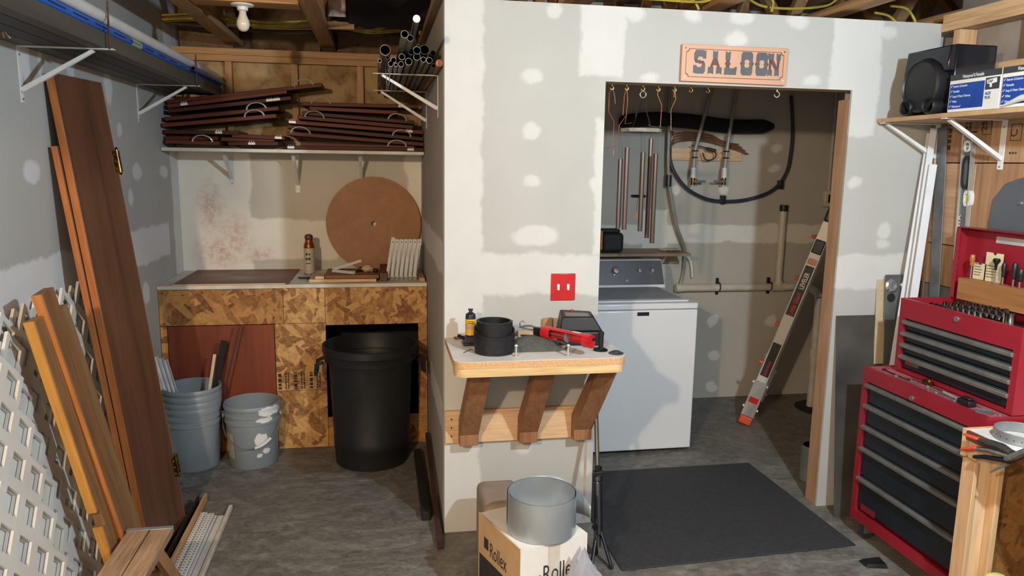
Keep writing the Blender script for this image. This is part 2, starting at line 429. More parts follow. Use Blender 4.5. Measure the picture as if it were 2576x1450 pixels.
# rim space above the plate
obj('rim_board', MB().box(XL, .1, YS+.19, YS+.23, 2.30, 2.80), mat('shaded_rim_board', (84, 64, 48), .8, c2=(62, 46, 34)), wall_back)  # brown darkened to stand for shade under the trusses
for k, (a, b) in enumerate(((-1.5, -1.18), (-1.06, -.64), (-.53, .0))):
    obj('insulation_batt', batt(a, b, 2.39, 2.72, YS+.12, .03, 20+k), INSD, wall_back)
# laundry room walls
ly = [('b', 0, 3.2, 1.16, 1.30), ('b', 1.55, 1.75, .2, 1.4), ('b', .1, 1.0, -.1, 2.4)]
for x, y, rx, ry in ((1795, 808, 14, 16), (1797, 895, 16, 14), (1940, 808, 14, 14), (1935, 895, 14, 14), (1822, 478, 14, 12), (1697, 475, 12, 14), (1955, 375, 16, 12), (1948, 424, 16, 12), (1792, 975, 14, 14)):
    ly.append(px_o('y', YL, x, y, rx, ry))
DRYY = drywall('drywall_laundry', (184, 178, 168), (220, 216, 208), ly, 'xz', seed=14)
wall_laundry = struct('wall_laundry', MB().box(.102, 3.2, YL, YL+.1, 0, 2.78).box(3.2, 3.3, .115, YL+.1, 0, 2.78), DRYY, label='laundry room walls in bare drywall')
# right wall: foundation below, boards above, open framing at the top
FOUND = mat('foundation_grey', (104, 108, 106), .85, c2=(78, 82, 80), scale=6, bump=.15)
wall_right = struct('wall_right', MB().box(XR, XR+.12, -4.6, -.001, 0, 1.165), FOUND, label='right wall with grey foundation, boards and open framing above')
PLY = [wood('ply_board_%d' % k, c, c2, 'y' if k % 2 else 'z', 8, rough=.7) for k, (c, c2) in enumerate((((184, 146, 110), (150, 112, 80)), ((190, 154, 122), (160, 124, 92)), ((172, 132, 96), (136, 98, 68))))]
rows = [(1.168, 1.36), (1.364, 1.74), (1.744, 1.99), (1.994, 2.13)]
for r_, (z0, z1) in enumerate(rows):
    ys = [-.002-.30*(r_ % 2), -.36-.2*(r_ % 2), -.72, -1.25, -2.0, -3.0, -4.0, -4.6]
    ys = [-.002] + [y for y in ys if y < -.1]
    for k in range(len(ys)-1):
        obj('board', MB().box(XR+.002, XR+.02, ys[k+1]+.002, ys[k]-.002, z0, z1), PLY[(k+r_) % 3], wall_right, bevel=.002)
INK = mat('ink', (48, 44, 46), .8)
def wall_R(px, py):
    p = A(px, py, 'x', XR+.0015); return p
def rm(p, rot=0):   # flat text on the right wall: reads along -y, up z, facing -x
    return Matrix.Translation(p) @ Matrix(((0, 0, -1, 0), (-1, 0, 0, 0), (0, 1, 0, 0), (0, 0, 0, 1))) @ Matrix.Rotation(rot, 4, 'Z')
for body, x, y, s, rot in (('25', 2482, 330, .045, PI/2), ('C', 2558, 345, .05, PI/2)):
    text(body, s, rm(wall_R(x, y), rot), INK, wall_right, 'stamp')
for x, y, w_, h_, r_ in ((2440, 350, .10, .04, 2), (2390, 378, .13, .03, 1), (2376, 378, .12, .03, 2), (2538, 388, .04, .015, 1)):
    dashes(w_, h_, rm(wall_R(x, y), PI/2 if w_ > .05 else 0), INK, wall_right, r_, 'stamp')
for x, y, w_, h_ in ((2484, 320, .05, .065), (2557, 333, .055, .07)):
    p = wall_R(x, y); o_ = [(-w_/2, -h_/2), (w_/2, -h_/2), (w_/2, h_/2), (-w_/2, h_/2)]
    obj('stamp_frame', MB().ring(o_, [(a*.9, b*.92) for a, b in o_], 0, .0006, rm(p)), INK, wall_right)
# open framing above the boards
FR2 = wood('framing_pale', (214, 178, 136), (182, 140, 100), 'z', 9, knots=True)
FR2Y = wood('framing_pale_y', (214, 178, 136), (182, 140, 100), 'y', 9, knots=True)
BEIGE = mat('rim_panel_beige', (150, 136, 122), .9, c2=(128, 114, 102), scale=5)
obj('plate', MB().box(XR+.0, XR+.089, -4.6, -.003, 2.132, 2.168), FR2Y, wall_right)
for y in (-.08, -.50, -.91, -1.32):
    obj('stud', MB().box(XR, XR+.089, y-.038, y, 2.17, 2.345), FR2, wall_right)
obj('plate', MB().box(XR-.005, XR+.089, -4.6, -.003, 2.347, 2.385), FR2Y, wall_right)
obj('plate', MB().box(XR+.0, XR+.089, -4.6, -.003, 2.387, 2.424), FR2Y, wall_right)
obj('backing_panel', MB().box(XR+.095, XR+.11, -4.6, -.003, 1.17, 2.8), BEIGE, wall_right)
# rear wall behind the viewer
struct('wall_rear', MB().box(XL-.1, XR+.12, -4.7, -4.6, 0, 2.78), DRYL, label='far rear wall behind the viewpoint')
# ceiling: subfloor, floor trusses, blocking, cables
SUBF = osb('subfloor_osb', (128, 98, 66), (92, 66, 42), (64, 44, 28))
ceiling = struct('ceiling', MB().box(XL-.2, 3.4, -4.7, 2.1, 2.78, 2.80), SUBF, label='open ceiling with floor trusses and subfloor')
TRUSS = wood('truss_lumber', (186, 146, 100), (150, 110, 70), 'y', 9, rough=.7)
TRUSSD = wood('truss_web', (176, 136, 92), (140, 100, 64), 'z', 9, rough=.7)
for x in (-1.78, -1.171, -.587, .022, .63, 1.26, 1.87, 2.48, 3.05):
    obj('truss_chord', MB().box(x-.0445, x+.0445, -4.6, 1.98, 2.424, 2.462), TRUSS, ceiling, bevel=.003)
    obj('truss_chord', MB().box(x-.0445, x+.0445, -4.6, 1.98, 2.742, 2.779), TRUSS, ceiling)
    wb = MB()
    for k in range(9):
        y0 = -4.3+k*.7
        wb.hexa([(x-.03, y0, 2.462), (x+.03, y0, 2.462), (x+.03, y0+.05, 2.462), (x-.03, y0+.05, 2.462), (x-.03, y0+.30, 2.742), (x+.03, y0+.30, 2.742), (x+.03, y0+.35, 2.742), (x-.03, y0+.35, 2.742)])
        wb.hexa([(x-.03, y0+.62, 2.462), (x+.03, y0+.62, 2.462), (x+.03, y0+.67, 2.462), (x-.03, y0+.67, 2.462), (x-.03, y0+.36, 2.742), (x+.03, y0+.36, 2.742), (x+.03, y0+.41, 2.742), (x-.03, y0+.41, 2.742)])
    obj('truss_web', wb, TRUSSD, ceiling)
obj('blocking', MB().box(-1.12, -.635, .50, .635, 2.424, 2.462), FRAMEX, ceiling, bevel=.003)
obj('blocking', MB().box(-.541, -.40, 1.12, 1.158, 2.424, 2.462), TRUSS, ceiling)
CAB = mat('yellow_cable', (186, 164, 62), .5, c2=(150, 128, 44))
CABG = mat('dark_cable', (60, 56, 50), .6)
def cable(name, label, pts, r, m, grp):
    P_ = [Vector(p) for p in pts]; out = []
    for i in range(len(P_)-1):
        a = P_[max(i-1, 0)]; b = P_[i]; c = P_[i+1]; d = P_[min(i+2, len(P_)-1)]
        for k in range(6):
            t = k/6; out.append(.5*((2*b)+(c-a)*t+(2*a-5*b+4*c-d)*t*t+(3*b-a-3*c+d)*t**3))
    out.append(P_[-1])
    if label is None: return MB().tube(out, r, 6)
    return single(name, label, 'cable', MB().tube(out, r, 6), m, grp)
# ================================================================== brackets
def bracket(p, out, arm, leg, label, grp, w=.024, brace=.78, z_leg=None):
    M = frame(p, x=out, z=(0, 0, 1))
    t = thing('shelf_bracket', label, 'bracket', M, grp)
    b = MB().box(0, .0035, -w/2, w/2, -leg, 0)
    pl = obj('wall_leg', b, WHITE, t, bevel=.001)
    for z in (-.03, -leg+.012):
        obj('screw', MB().cyl((.003, 0, z), (.006, 0, z), .004, n=8), STEEL, pl)
    obj('shelf_arm', MB().box(.0035, arm, -w/2, w/2, -.004, 0), WHITE, t, bevel=.001)
    a = Vector((arm*brace, 0, -.004)); c = Vector((.0035, 0, -leg*.78)); d = (a-c).normalized(); n = Vector((-d.z, 0, d.x))
    h = .009; hw = w*.36
    br = MB()
    br.hexa([c+n*h+Vector((0, -hw, 0)), c-n*h+Vector((0, -hw, 0)), c-n*h+Vector((0, hw, 0)), c+n*h+Vector((0, hw, 0)),
             a+n*h+Vector((-.0, -hw, -.008)), a-n*h+Vector((0, -hw, 0)), a-n*h+Vector((0, hw, 0)), a+n*h+Vector((0, hw, -.008))])
    obj('brace', br, WHITE, t, bevel=.001)
    return t
g = 'white shelf brackets on the left wall'
bracket((XL, -.29, 2.09), (1, 0, 0), .315, .195, 'white metal bracket on left wall, the nearer one under the long pipes', g)
bracket((XL, 1.036, 2.09), (1, 0, 0), .315, .195, 'white metal bracket on left wall next to the stack of brown panels', g)
g = 'white shelf brackets on the partition'
bracket((0, .345, 2.11), (-1, 0, 0), .30, .195, 'white metal bracket on the partition, nearest under the metal pipe ends', g, brace=.86)
bracket((0, 1.187, 2.11), (-1, 0, 0), .30, .21, 'white metal bracket on the partition, farther one above the brown panels', g, brace=.86)
SHZ = 1.772
g = 'white brackets under the alcove shelf'
bracket((-1.195, YB, SHZ-.02), (0, -1, 0), .3, .205, 'white bracket under alcove shelf nearest the left wall', g, .03)
bracket((-.792, YB, SHZ-.02), (0, -1, 0), .3, .25, 'white bracket under the middle of the alcove shelf', g, .03)
bracket((-.39, YB, SHZ-.02), (0, -1, 0), .3, .205, 'white bracket under alcove shelf above the round wooden disc', g, .03)

# ================================================================== long stock on the left brackets
DVINYL = mat('dark_grey_vinyl', (58, 56, 52), .6, c2=(40, 38, 36), scale=6, stretch=(1, .05, 1))
DVINYL2 = mat('brown_grey_vinyl', (92, 86, 78), .6, c2=(68, 62, 56), scale=6, stretch=(1, .05, 1))
zb = 2.0905
def channel(x0, x1, z, y0, y1, h, m, label, grp):
    b = MB().box(x0, x1, y0, y1, z, z+.004).box(x0, x0+.004, y0, y1, z+.004, z+h).box(x1-.004, x1, y0, y1, z+.004, z+h)
    single('metal_channel', label, 'channel', b, m, grp)
g = 'dark channels on the left brackets'
channel(-1.510, -1.435, zb, -2.3, 1.70, .03, DVINYL2, 'grey-brown channel lying against the left wall on the brackets', g)
channel(-1.430, -1.362, zb, -2.2, 1.62, .03, DVINYL, 'dark channel second from the left wall on the brackets', g)
channel(-1.357, -1.285, zb, -2.4, 1.66, .022, DVINYL, 'dark channel third from the left wall on the brackets', g)
channel(-1.280, -1.228, zb, -2.3, 1.745, .055, DVINYL2, 'deep grey channel at the outer edge of the left brackets', g)
BLUEP = mat('blue_pipe', (44, 108, 196), .35, c2=(36, 92, 176), scale=4)
def straight_pipe(name, label, p0, p1, r, t, m, grp=None, cat='pipe'):
    return single(name, label, cat, MB().pipe(p0, p1, r, t), m, grp)
BX = -1.247
tb = thing('blue_pipe', 'long blue plastic pipe with printing lying on the left brackets', 'pipe', (BX, -.2, 2.149))
wpart(tb, 'pipe', MB().pipe((BX, -2.2, 2.164), (BX, 1.74, 2.164), .0165, .003), BLUEP)
wpart(tb, 'label', MB().tube([(BX, .04, 2.164), (BX, .16, 2.164)], .0169, 14), mat('pale_label', (160, 180, 150), .6))
for k in range(13):
    y = -.75+k*.19
    dashes(.13, .009, Matrix.Translation((.0164, y+.2, .0112)) @ Matrix(((0, 0, 1, 0), (1, 0, 0, 0), (0, 1, 0, 0), (0, 0, 0, 1))), mat('dark_print', (18, 44, 92), .5) if k == 0 else bpy.data.materials['dark_print'], tb)
straight_pipe('white_pipe', 'long white plastic pipe lying beside the blue pipe', (-1.243, -2.2, 2.203), (-1.243, 1.70, 2.203), .022, .003, WHITEP)
straight_pipe('pipe_stub', 'clear bluish pipe end beyond the white pipe near the insulation', (-1.212, .95, 2.168), (-1.212, 1.755, 2.168), .012, .002, mat('dull_blue_pipe', (72, 88, 140), .4))
for y, zt, lab in ((-.30, 2.255, 'rusty stop rod in the nearer left bracket'), (1.02, 2.25, 'rusty stop rod in the farther left bracket')):
    single('stop_rod', lab, 'rod', MB().tube([(-1.213, y, 2.0865), (-1.211, y, 2.17), (-1.216, y+.02, zt)], .0035, 6), RUST, 'rusty stop rods')
single('straw_tuft', 'dry grass tuft hanging between the dark channels by the left wall', 'straw', MB().tube([(-1.432, -.62, 2.115), (-1.425, -.60, 2.10), (-1.432, -.575, 2.075)], .002, 5).tube([(-1.425, -.60, 2.10), (-1.41, -.585, 2.072)], .002, 5), mat('straw', (190, 172, 110), .9))

# ================================================================== leaning boards, lattice
DOORW = wood('door_veneer', (114, 76, 54), (84, 53, 38), 'z', 7, rough=.4, fine=.15, bump=.03)
EDGEW = wood('door_edge', (190, 118, 60), (150, 84, 40), 'z', 12, rough=.5)
BL = Vector((-1.235, -.135, .004)); ld = Vector((-.1185, .012, .993)).normalized(); wd = Vector((.126, .992, 0)); wd = (wd-ld*wd.dot(ld)).normalized()
def lean_board(name, label, BL, ld, wd, W, L, T, m, me, cat='board', off=0):
    nrm = Vector(wd).cross(Vector(ld)).normalized()     # toward the room
    if nrm.x < 0: nrm = -nrm
    M = frame(BL, z=ld, x=wd)
    t = thing(name, label, cat, M)
    ny = M.to_3x3().inverted() @ nrm
    s = 1 if ny.y > 0 else -1
    y0, y1 = sorted((off*s, (off-T)*s))
    obj('panel', MB().box(.002, W-.002, y0, y1, .0, L), m, t, bevel=.002)
    obj('edge_strip', MB().box(-.004, .002, y0+.001, y1-.001, .0, L), me, t, bevel=.001)
    obj('edge_strip', MB().box(W-.002, W+.004, y0+.001, y1-.001, .0, L), me, t, bevel=.001)
    return t, M, s
def hinge(t, x, z, y, s):
    h = obj('hinge', MB().box(x-.03, x+.002, min(y, y+.003*s), max(y, y+.003*s), z-.045, z+.045).box(x+.012, x+.04, min(y-.004*s, y), max(y-.004*s, y), z-.045, z+.045), BRASS, t, label='antique brass hinge')
    obj('barrel', MB().tube([(x+.007, y+.004*s, z-.058), (x+.007, y+.004*s, z-.052), (x+.007, y+.004*s, z-.05), (x+.007, y+.004*s, z+.05), (x+.007, y+.004*s, z+.052), (x+.007, y+.004*s, z+.06)], [.003, .008, .006, .006, .008, .003], 10), BRASS, h)
    for dz in (-.03, 0, .03):
        obj('screw', MB().cyl((x-.018, y+.003*s, z+dz), (x-.018, y+.0045*s, z+dz), .004, n=8), STEEL, h)
t1, M1, s1 = lean_board('door_panel', 'tall brown veneered door panel with two brass hinges leaning on the left wall', BL, ld, wd, .37, 2.03, .030, DOORW, EDGEW, 'door panel')
hinge(t1, .372, 1.70, 0, s1); hinge(t1, .372, .30, 0, s1)
nrm_ = wd.cross(ld).normalized(); nrm_ = nrm_ if nrm_.x > 0 else -nrm_
ld2 = (ld+wd*-.006).normalized(); wd2 = (wd-ld2*wd.dot(ld2)).normalized()
lean_board('door_panel', 'shorter brown door panel hidden behind the tall hinged panel on left wall', BL-nrm_*.0325-wd*.003+Vector((0, 0, .002)), ld2, wd2, .405, 1.76, .024, DOORW, EDGEW, 'door panel')

LATT = mat('white_lattice_vinyl', (214, 214, 210), .55, c2=(204, 203, 198), scale=4)
LATE = mat('lattice_cream_edge', (226, 214, 176), .6)
def lattice(label, y0, y1, zt, off, sh=(0, 0), grp='white lattice sheets on the left wall'):
    # sheet plane leans on the left wall: local x = along +y, local y = up the sheet, local z = toward the room
    s = .13; up = Vector((-s, 0, 1)).normalized(); n = Vector((0, 1, 0)).cross(up)
    Lz = zt/up.z
    org = Vector((-1.508+s*1.215+off*n.x, y0, off*n.z*0+.001))
    M = frame(org, x=(0, 1, 0), y=up)
    t = thing('lattice_panel', label, 'lattice', M, grp)
    p, h, th = .114, .075, .010
    r2 = math.sqrt(.5); b = MB(); W = y1-y0
    Rm = Matrix(((r2, -r2, 0, sh[0]), (r2, r2, 0, sh[1]), (0, 0, 1, 0), (0, 0, 0, 1)))
    e = (p-h)/2
    for i in range(-40, 60):
        for j in range(-60, 60):
            c = Rm @ Vector(((i+.5)*p, (j+.5)*p, 0))
            if -.02 < c.x < W-.04 and .085 < c.y < Lz-.07:
                x, y = i*p, j*p
                b.box(x, x+p, y, y+e, 0, th, Rm); b.box(x, x+p, y+p-e, y+p, 0, th, Rm)
                b.box(x, x+e, y+e, y+p-e, 0, th, Rm); b.box(x+p-e, x+p, y+e, y+p-e, 0, th, Rm)
    o = obj('lattice_sheet', b, LATT, t)
    return t
lattice('white lattice sheet flat against the left wall, largest and rearmost', -1.9, .30, 1.205, .000)
lattice('white lattice sheet second from the left wall behind the wooden planks', -1.9, .06, 1.20, .013, (.045, .01))
lattice('white lattice sheet with zigzag edge, second from the room', -1.95, -.60, 1.215, .026, (.0, .03))
lattice('white lattice sheet with zigzag edge, foremost of the stack', -1.95, -.625, 1.205, .039, (.0, .032))

PLK = [(wood('plank_face_a', (142, 104, 66), (110, 76, 46), 'z', 9), wood('plank_edge_a', (200, 146, 66), (170, 116, 48), 'z', 12)),
       (wood('plank_face_b', (134, 96, 62), (102, 70, 42), 'z', 9), wood('plank_edge_b', (194, 126, 64), (160, 96, 46), 'z', 12)),
       (wood('plank_face_c', (158, 120, 80), (126, 90, 56), 'z', 9), wood('plank_edge_c', (196, 126, 60), (160, 94, 44), 'z', 12))]
def plank(label, T, Bq, W, Tk, k, notch=None):
    T, Bq = Vector(T), Vector(Bq); d = (T-Bq).normalized(); B0 = Bq-d*(Bq.z/d.z); B0.z = .0
    L = (T-B0).length; wdir = Vector((.12, 1, 0)); M = frame(B0+Vector((0, 0, .004)), z=d, x=wdir)
    t = thing('wood_plank', label, 'plank', M, 'wood planks leaning on the lattice')
    poly = [(.003, 0), (W, 0), (W, L), (.003, L)]
    ep = [(0, L), (0, 0)]
    if notch: poly = [(.003, 0), (W, 0), (W, L), (.003, L), (.003, notch+.03), (.02, notch+.03), (.02, notch-.03), (.003, notch-.03)]
    Mx = Matrix(((1, 0, 0, 0), (0, 0, -1, 0), (0, 1, 0, 0), (0, 0, 0, 1)))
    obj('plank_face', MB().prism(poly, 0, Tk, Mx), PLK[k][0], t, bevel=.002)
    e = MB()
    for z0, z1 in ([(0, L)] if not notch else [(0, notch-.03), (notch+.03, L)]):
        e.box(-.003, .003, -Tk+.001, -.001, z0, z1)
    obj('plank_edge', e, PLK[k][1], t)
    return t
plank('yellow-edged wooden plank with a notch, foremost of three on the lattice', A(58, 816, 'x', -1.405), A(262, 1420, 'x', -1.262), .060, .034, 0, notch=.46)
plank('orange-edged wooden plank in the middle of three on the lattice', A(78, 748, 'x', -1.395), A(298, 1385, 'x', -1.245), .078, .034, 1)
plank('pale brown plank behind the two others, shortest at its top', A(120, 790, 'x', -1.42), A(306, 1330, 'x', -1.28), .080, .030, 2)

# wooden step stool
STW = wood('weathered_pine', (186, 154, 122), (136, 106, 80), 'y', 16, rough=.75, fine=.35)
STL = wood('stool_leg_pine', (186, 140, 92), (152, 108, 66), 'z', 12)
zt = .355
sa, sb_, sn = A(322, 1332, 'z', zt), A(437, 1322, 'z', zt), A(245, 1450, 'z', zt)
x0, x1, y1 = sa.x, sb_.x+.0, sa.y; y0 = y1-.55
st = thing('step_stool', 'weathered wooden step stool with two top boards and galvanized edge strip', 'step stool', ((x0+x1)/2, (y0+y1)/2, 0))
xm = x0+(x1-x0)*.5
wpart(st, 'top_board', MB().box(x0, xm-.002, y0, y1-.004, zt-.03, zt), STW, bevel=.004)
wpart(st, 'top_board', MB().box(xm+.002, x1, y0, y1-.004, zt-.03, zt), STW, bevel=.004)
wpart(st, 'edge_strip', MB().box(x0-.002, x1+.002, y1-.004, y1+.001, zt-.022, zt+.002).box(x0-.002, x1+.002, y1-.022, y1, zt+.0005, zt+.003), GALV, bevel=.001)
wpart(st, 'edge_strip', MB().box(x0-.002, x1+.002, y0-.001, y0+.004, zt-.022, zt+.002), GALV)
for xx in (x0+.012, x1-.034):
    for sgn in (1, -1):
        ya = (y1-.10) if sgn > 0 else (y0+.10); yb = (y1+.20) if sgn > 0 else (y0-.2)
        wpart(st, 'leg', MB().hexa([(xx, yb-.075, 0), (xx+.022, yb-.075, 0), (xx+.022, yb, 0), (xx, yb, 0), (xx, ya-.07, zt-.031), (xx+.022, ya-.07, zt-.031), (xx+.022, ya, zt-.031), (xx, ya, zt-.031)]), STL, bevel=.002)
wpart(st, 'rail', MB().box(x0+.036, x1-.036, y1+.04, y1+.058, .12, .15), STL)
STY0 = y1+.215

# strips on the floor
def perf():
    t = NT('perforated_vinyl'); c = t.coord((1, 1, 1)); m = t.vec('MULTIPLY', c, (1/.016, 1/.022, 0))
    fr = t.vec('FRACTION', m); d = t.vec('MULTIPLY', t.vec('SUBTRACT', fr, (.5, .5, 0)), (.016, .022, 0))
    k = t.rng(t.vec('LENGTH', d), .0032, .0040, 1, 0)
    return t.done(t.mix(k, lin((224, 224, 220)), lin((52, 48, 44))), .45)
def frac_fix():
    pass
PERF = perf()
def strip(name, label, x, y1, w, h, m, yn=None, ang=False):
    b = MB(); yn = STY0 if yn is None else yn
    if ang: b.box(x, x+.004, yn, y1, 0.001, h).box(x+.004, x+w, yn, y1, .001, .005)
    else: b.box(x, x+w, yn, y1, .001, .001+h)
    single(name, label, 'trim strip', b, m, 'trim strips on the concrete floor', bevel=.0015)
DKBR = mat('dark_brown_angle', (52, 40, 34), .5, c2=(38, 30, 26))
strip('angle_strip', 'dark brown angle strip on the floor beside the tan wood strip', -1.187, .46, .018, .06, DKBR, ang=True)
strip('wood_strip', 'tan wood strip standing on edge on the floor', -1.166, .50, .012, .045, PINEY)
strip('perforated_strip', 'white perforated vinyl strip on the floor nearest the tan wood strip', -1.151, .345, .030, .016, PERF)
strip('perforated_strip', 'white perforated vinyl strip on the floor, second from tan wood strip', -1.118, .31, .036, .024, PERF)
strip('vinyl_strip', 'thin grey vinyl strip between the perforated and plain white strips', -1.079, .30, .012, .018, WHITEP)
strip('vinyl_strip', 'wide plain white vinyl strip on the concrete floor', -1.064, .30, .030, .014, WHITEP)
strip('wood_strip', 'long white painted wood strip, outermost on the floor', -1.031, .395, .018, .022, mat('cream_paint', (216, 206, 190), .5))
# ================================================================== alcove bench
LAM = mat('worn_laminate', (222, 218, 206), .45, c2=(196, 188, 172), scale=6)
OSB1 = osb('osb_bench'); OSB2 = osb('osb_bench_dark', (184, 132, 72), (140, 86, 40), (96, 52, 26))
REDPLY = wood('red_plywood', (142, 66, 38), (104, 44, 26), 'z', 6, rough=.5, fine=.2)
YF = 1.173; HC = 1.0
wb_ = thing('workbench', 'built-in osb workbench with white top and two openings below', 'workbench', (-.76, 1.45, 0))
XE = XL+.003
ct = wpart(wb_, 'counter_top', MB().box(XE, -.003, YF-.012, YB-.002, HC-.022, HC), LAM, bevel=.002)
wsub(wb_, ct, 'edge_band', MB().box(XE, -.83, YF-.016, YF-.0125, HC-.021, HC-.001), LAM)
for a, b, c, d, m in ((XE, -1.478, .001, .765, OSB2), (XE, -.836, .767, .976, OSB2), (-.834, -.60, .767, .976, OSB1), (-.888, -.599, .36, .765, OSB1), (-.888, -.599, .001, .358, OSB1),
                      (-.598, -.003, .752, .976, OSB1), (-.056, -.003, .001, .750, OSB2), (-1.477, -.89, .001, .17, OSB2), (-.597, -.057, .001, .185, OSB2)):
    wpart(wb_, 'osb_panel', MB().box(a, b, YF, YF+.011, c, d), m, bevel=.001)
wpart(wb_, 'door', MB().box(-1.474, -.892, YF+.004, YF+.012, .173, .762), REDPLY, label='red-brown plywood panel closing the left opening')
wpart(wb_, 'shade_backing', MB().box(-.62, -.02, YB-.15, YB-.14, .001, .9).box(-.63, -.62, YF+.02, YB-.14, .001, .97), BLACKM)  # black sheets added so the bench opening reads as deep shade
for k in range(14):   # screw heads
    x = -1.49+k*.108; wpart(wb_, 'screw', MB().cyl((x, YF, .955-.01*(k % 2)), (x, YF-.0015, .955-.01*(k % 2)), .004, n=8), DARKSTEEL)
for k in range(6):
    dashes(.10, .030, Matrix.Translation((-.86+k*.045-(-.76), YF-.0004-1.45, .37)) @ Matrix.Rotation(PI/2, 4, 'X') @ Matrix.Rotation(PI/2, 4, 'Z'), INK, wb_, 1+k % 2, 'stamp')
HARD = mat('hardboard', (122, 62, 44), .5, c2=(98, 48, 36), scale=3)
def hb():
    t = NT('dusty_hardboard'); co = t.coord(); n = t.noise(co, 4, 5, .6); n2 = t.noise(co, 30, 3)
    d = t.vec('LENGTH', t.vec('MULTIPLY', co, (3.6, 4.5, 0)))
    f = t.math('MULTIPLY', t.rng(d, .2, 1.1, .8, 0), t.rng(n.outputs[0], .35, .65, 0, 1))
    return t.done(t.mix(f, t.ramp(n2.outputs[0], [(.3, lin((128, 66, 48))), (.7, lin((104, 52, 40)))]), lin((176, 166, 158))), .5)
single('hardboard_sheet', 'reddish brown hardboard sheet dusted white on the alcove counter', 'sheet', MB().prism([(-1.435, 1.20), (-.803, 1.172), (-.797, 1.765), (-1.43, 1.765)], HC+.001, HC+.006), hb())
single('edge_moulding', 'thin wooden moulding along the counter front below the hardboard sheet', 'moulding', MB().box(-1.43, -.82, 1.166, 1.174, HC+.001, HC+.007), PINEX)
# alcove shelf and brown panels
single('storage_shelf', 'long white shelf board in the alcove under the brown panels', 'shelf', MB().box(XL+.004, -.004, 1.40, YB-.002, SHZ-.02, SHZ), LAM, bevel=.002)
BRN = [wood('brown_panel_%d' % k, c, c2, 'x', 6, rough=.6, fine=.12, bump=.02, spec=.15) for k, (c, c2) in enumerate((((70, 38, 28), (48, 26, 20)), ((58, 34, 26), (40, 24, 19))))]
BRNE = [wood('brown_rail_%d' % k, c, c2, 'x', 6, rough=.5, fine=.12, bump=.02, spec=.2) for k, (c, c2) in enumerate((((112, 54, 34), (84, 38, 24)), ((98, 46, 30), (72, 34, 22)), ((76, 40, 28), (56, 30, 22))))]
NICK = mat('nickel', (222, 216, 206), .28, .4, c2=(200, 194, 184))
pan = [  # px endpoints of the front edge, handle px centre, clip px, y front, label
 ('L', 415, 356, 552, 360, (510,), (), 1.43, 'bottom of left pile'), ('L', 415, 347, 548, 348, (), (), 1.46, 'second from the bottom of left pile'),
 ('L', 412, 331, 600, 334, (), (550,), 1.44, 'third from the bottom of left pile'),
 ('L', 407, 315, 695, 291, (642,), (), 1.42, 'lowest tilted one of left pile'), ('L', 413, 299, 701, 272, (647,), (), 1.43, 'second tilted one of left pile'),
 ('L', 424, 279, 732, 246, (), (680, 698), 1.45, 'third tilted one of left pile'), ('L', 421, 267, 722, 230, (), (460,), 1.47, 'fourth tilted one of left pile'),
 ('L', 420, 256, 810, 213, (768,), (), 1.50, 'topmost of left pile, sticking out over the gap'),
 ('M', 573, 361, 700, 361, (), (633,), 1.43, 'bottom of the short middle pile'), ('M', 555, 350, 690, 352, (), (), 1.47, 'second of the short middle pile'), ('M', 583, 341, 716, 347, (), (700,), 1.45, 'top of the short middle pile'),
 ('R', 722, 372, 1066, 381, (), (732, 1033), 1.42, 'bottom of right pile'), ('R', 756, 362, 1043, 372, (999,), (), 1.43, 'second from the bottom of right pile'),
 ('R', 722, 335, 1066, 363, (756,), (), 1.42, 'third from the bottom of right pile'), ('R', 722, 318, 1066, 350, (1011,), (), 1.43, 'fourth from the bottom of right pile'),
 ('R', 726, 306, 1066, 333, (), (735, 1030), 1.42, 'fifth from the bottom of right pile'), ('R', 748, 294, 1039, 320, (791,), (), 1.43, 'sixth from the bottom of right pile'),
 ('R', 760, 284, 1043, 308, (1000,), (), 1.45, 'seventh from the bottom of right pile'), ('R', 778, 272, 1000, 283, (), (), 1.47, 'second from the top of right pile'),
 ('R', 758, 261, 1053, 268, (808,), (1010,), 1.50, 'topmost of right pile')]
for k, (sd, xa, ya, xb, yb, hs, cl, yf, lab) in enumerate(pan):
    a = A(xa, ya, 'y', yf); b = A(xb, yb, 'y', yf); d = (b-a); L = d.length
    a.z = max(a.z, SHZ+.0135); b.z = max(b.z, SHZ+.0135); d = b-a
    M = frame(a, x=d, y=(0, 1, .0))
    t = thing('cabinet_door', 'dark brown cabinet door, '+lab, 'cabinet door', M, 'dark brown cabinet doors stacked on the alcove shelf')
    dp = 1.768-yf
    obj('panel', MB().box(.006, L-.006, .016, dp, -.008, .004), BRN[k % 2], t)
    obj('front_rail', MB().box(0, L, 0, .016, -.0125, .0105), BRNE[k % 3], t, bevel=.003)
    obj('end_rail', MB().box(0, .014, .0165, dp, -.0125, .0105), BRNE[(k+1) % 3], t, bevel=.002)
    obj('end_rail', MB().box(L-.014, L, .0165, dp, -.0125, .0105), BRNE[(k+1) % 3], t, bevel=.002)
    for hx in hs:
        c = (A(hx, (ya+yb)/2, 'y', yf)-a).dot(d.normalized())
        pts = [(c+.055*math.cos(q), -.004-.012*math.sin(q), .006+.036*math.sin(q)) for q in [PI*i/10 for i in range(11)]]
        obj('handle', MB().tube(pts, [.010, .009, .0075, .006, .005, .005, .005, .006, .0075, .009, .010], 8, sq=.6), NICK, t, label='arched nickel handle')
    for cx in cl:
        c = (A(cx, (ya+yb)/2, 'y', yf)-a).dot(d.normalized())
        q = obj('hinge_clip', MB().box(c-.02, c+.02, -.0035, .0, -.008, .006), WHITE, t, bevel=.001, label='white hinge clip')
        for dx in (-.012, 0, .012): obj('hinge_pin', MB().cyl((c+dx, .004, .0075), (c+dx, .004, .013), .003, n=8), NICK, q)
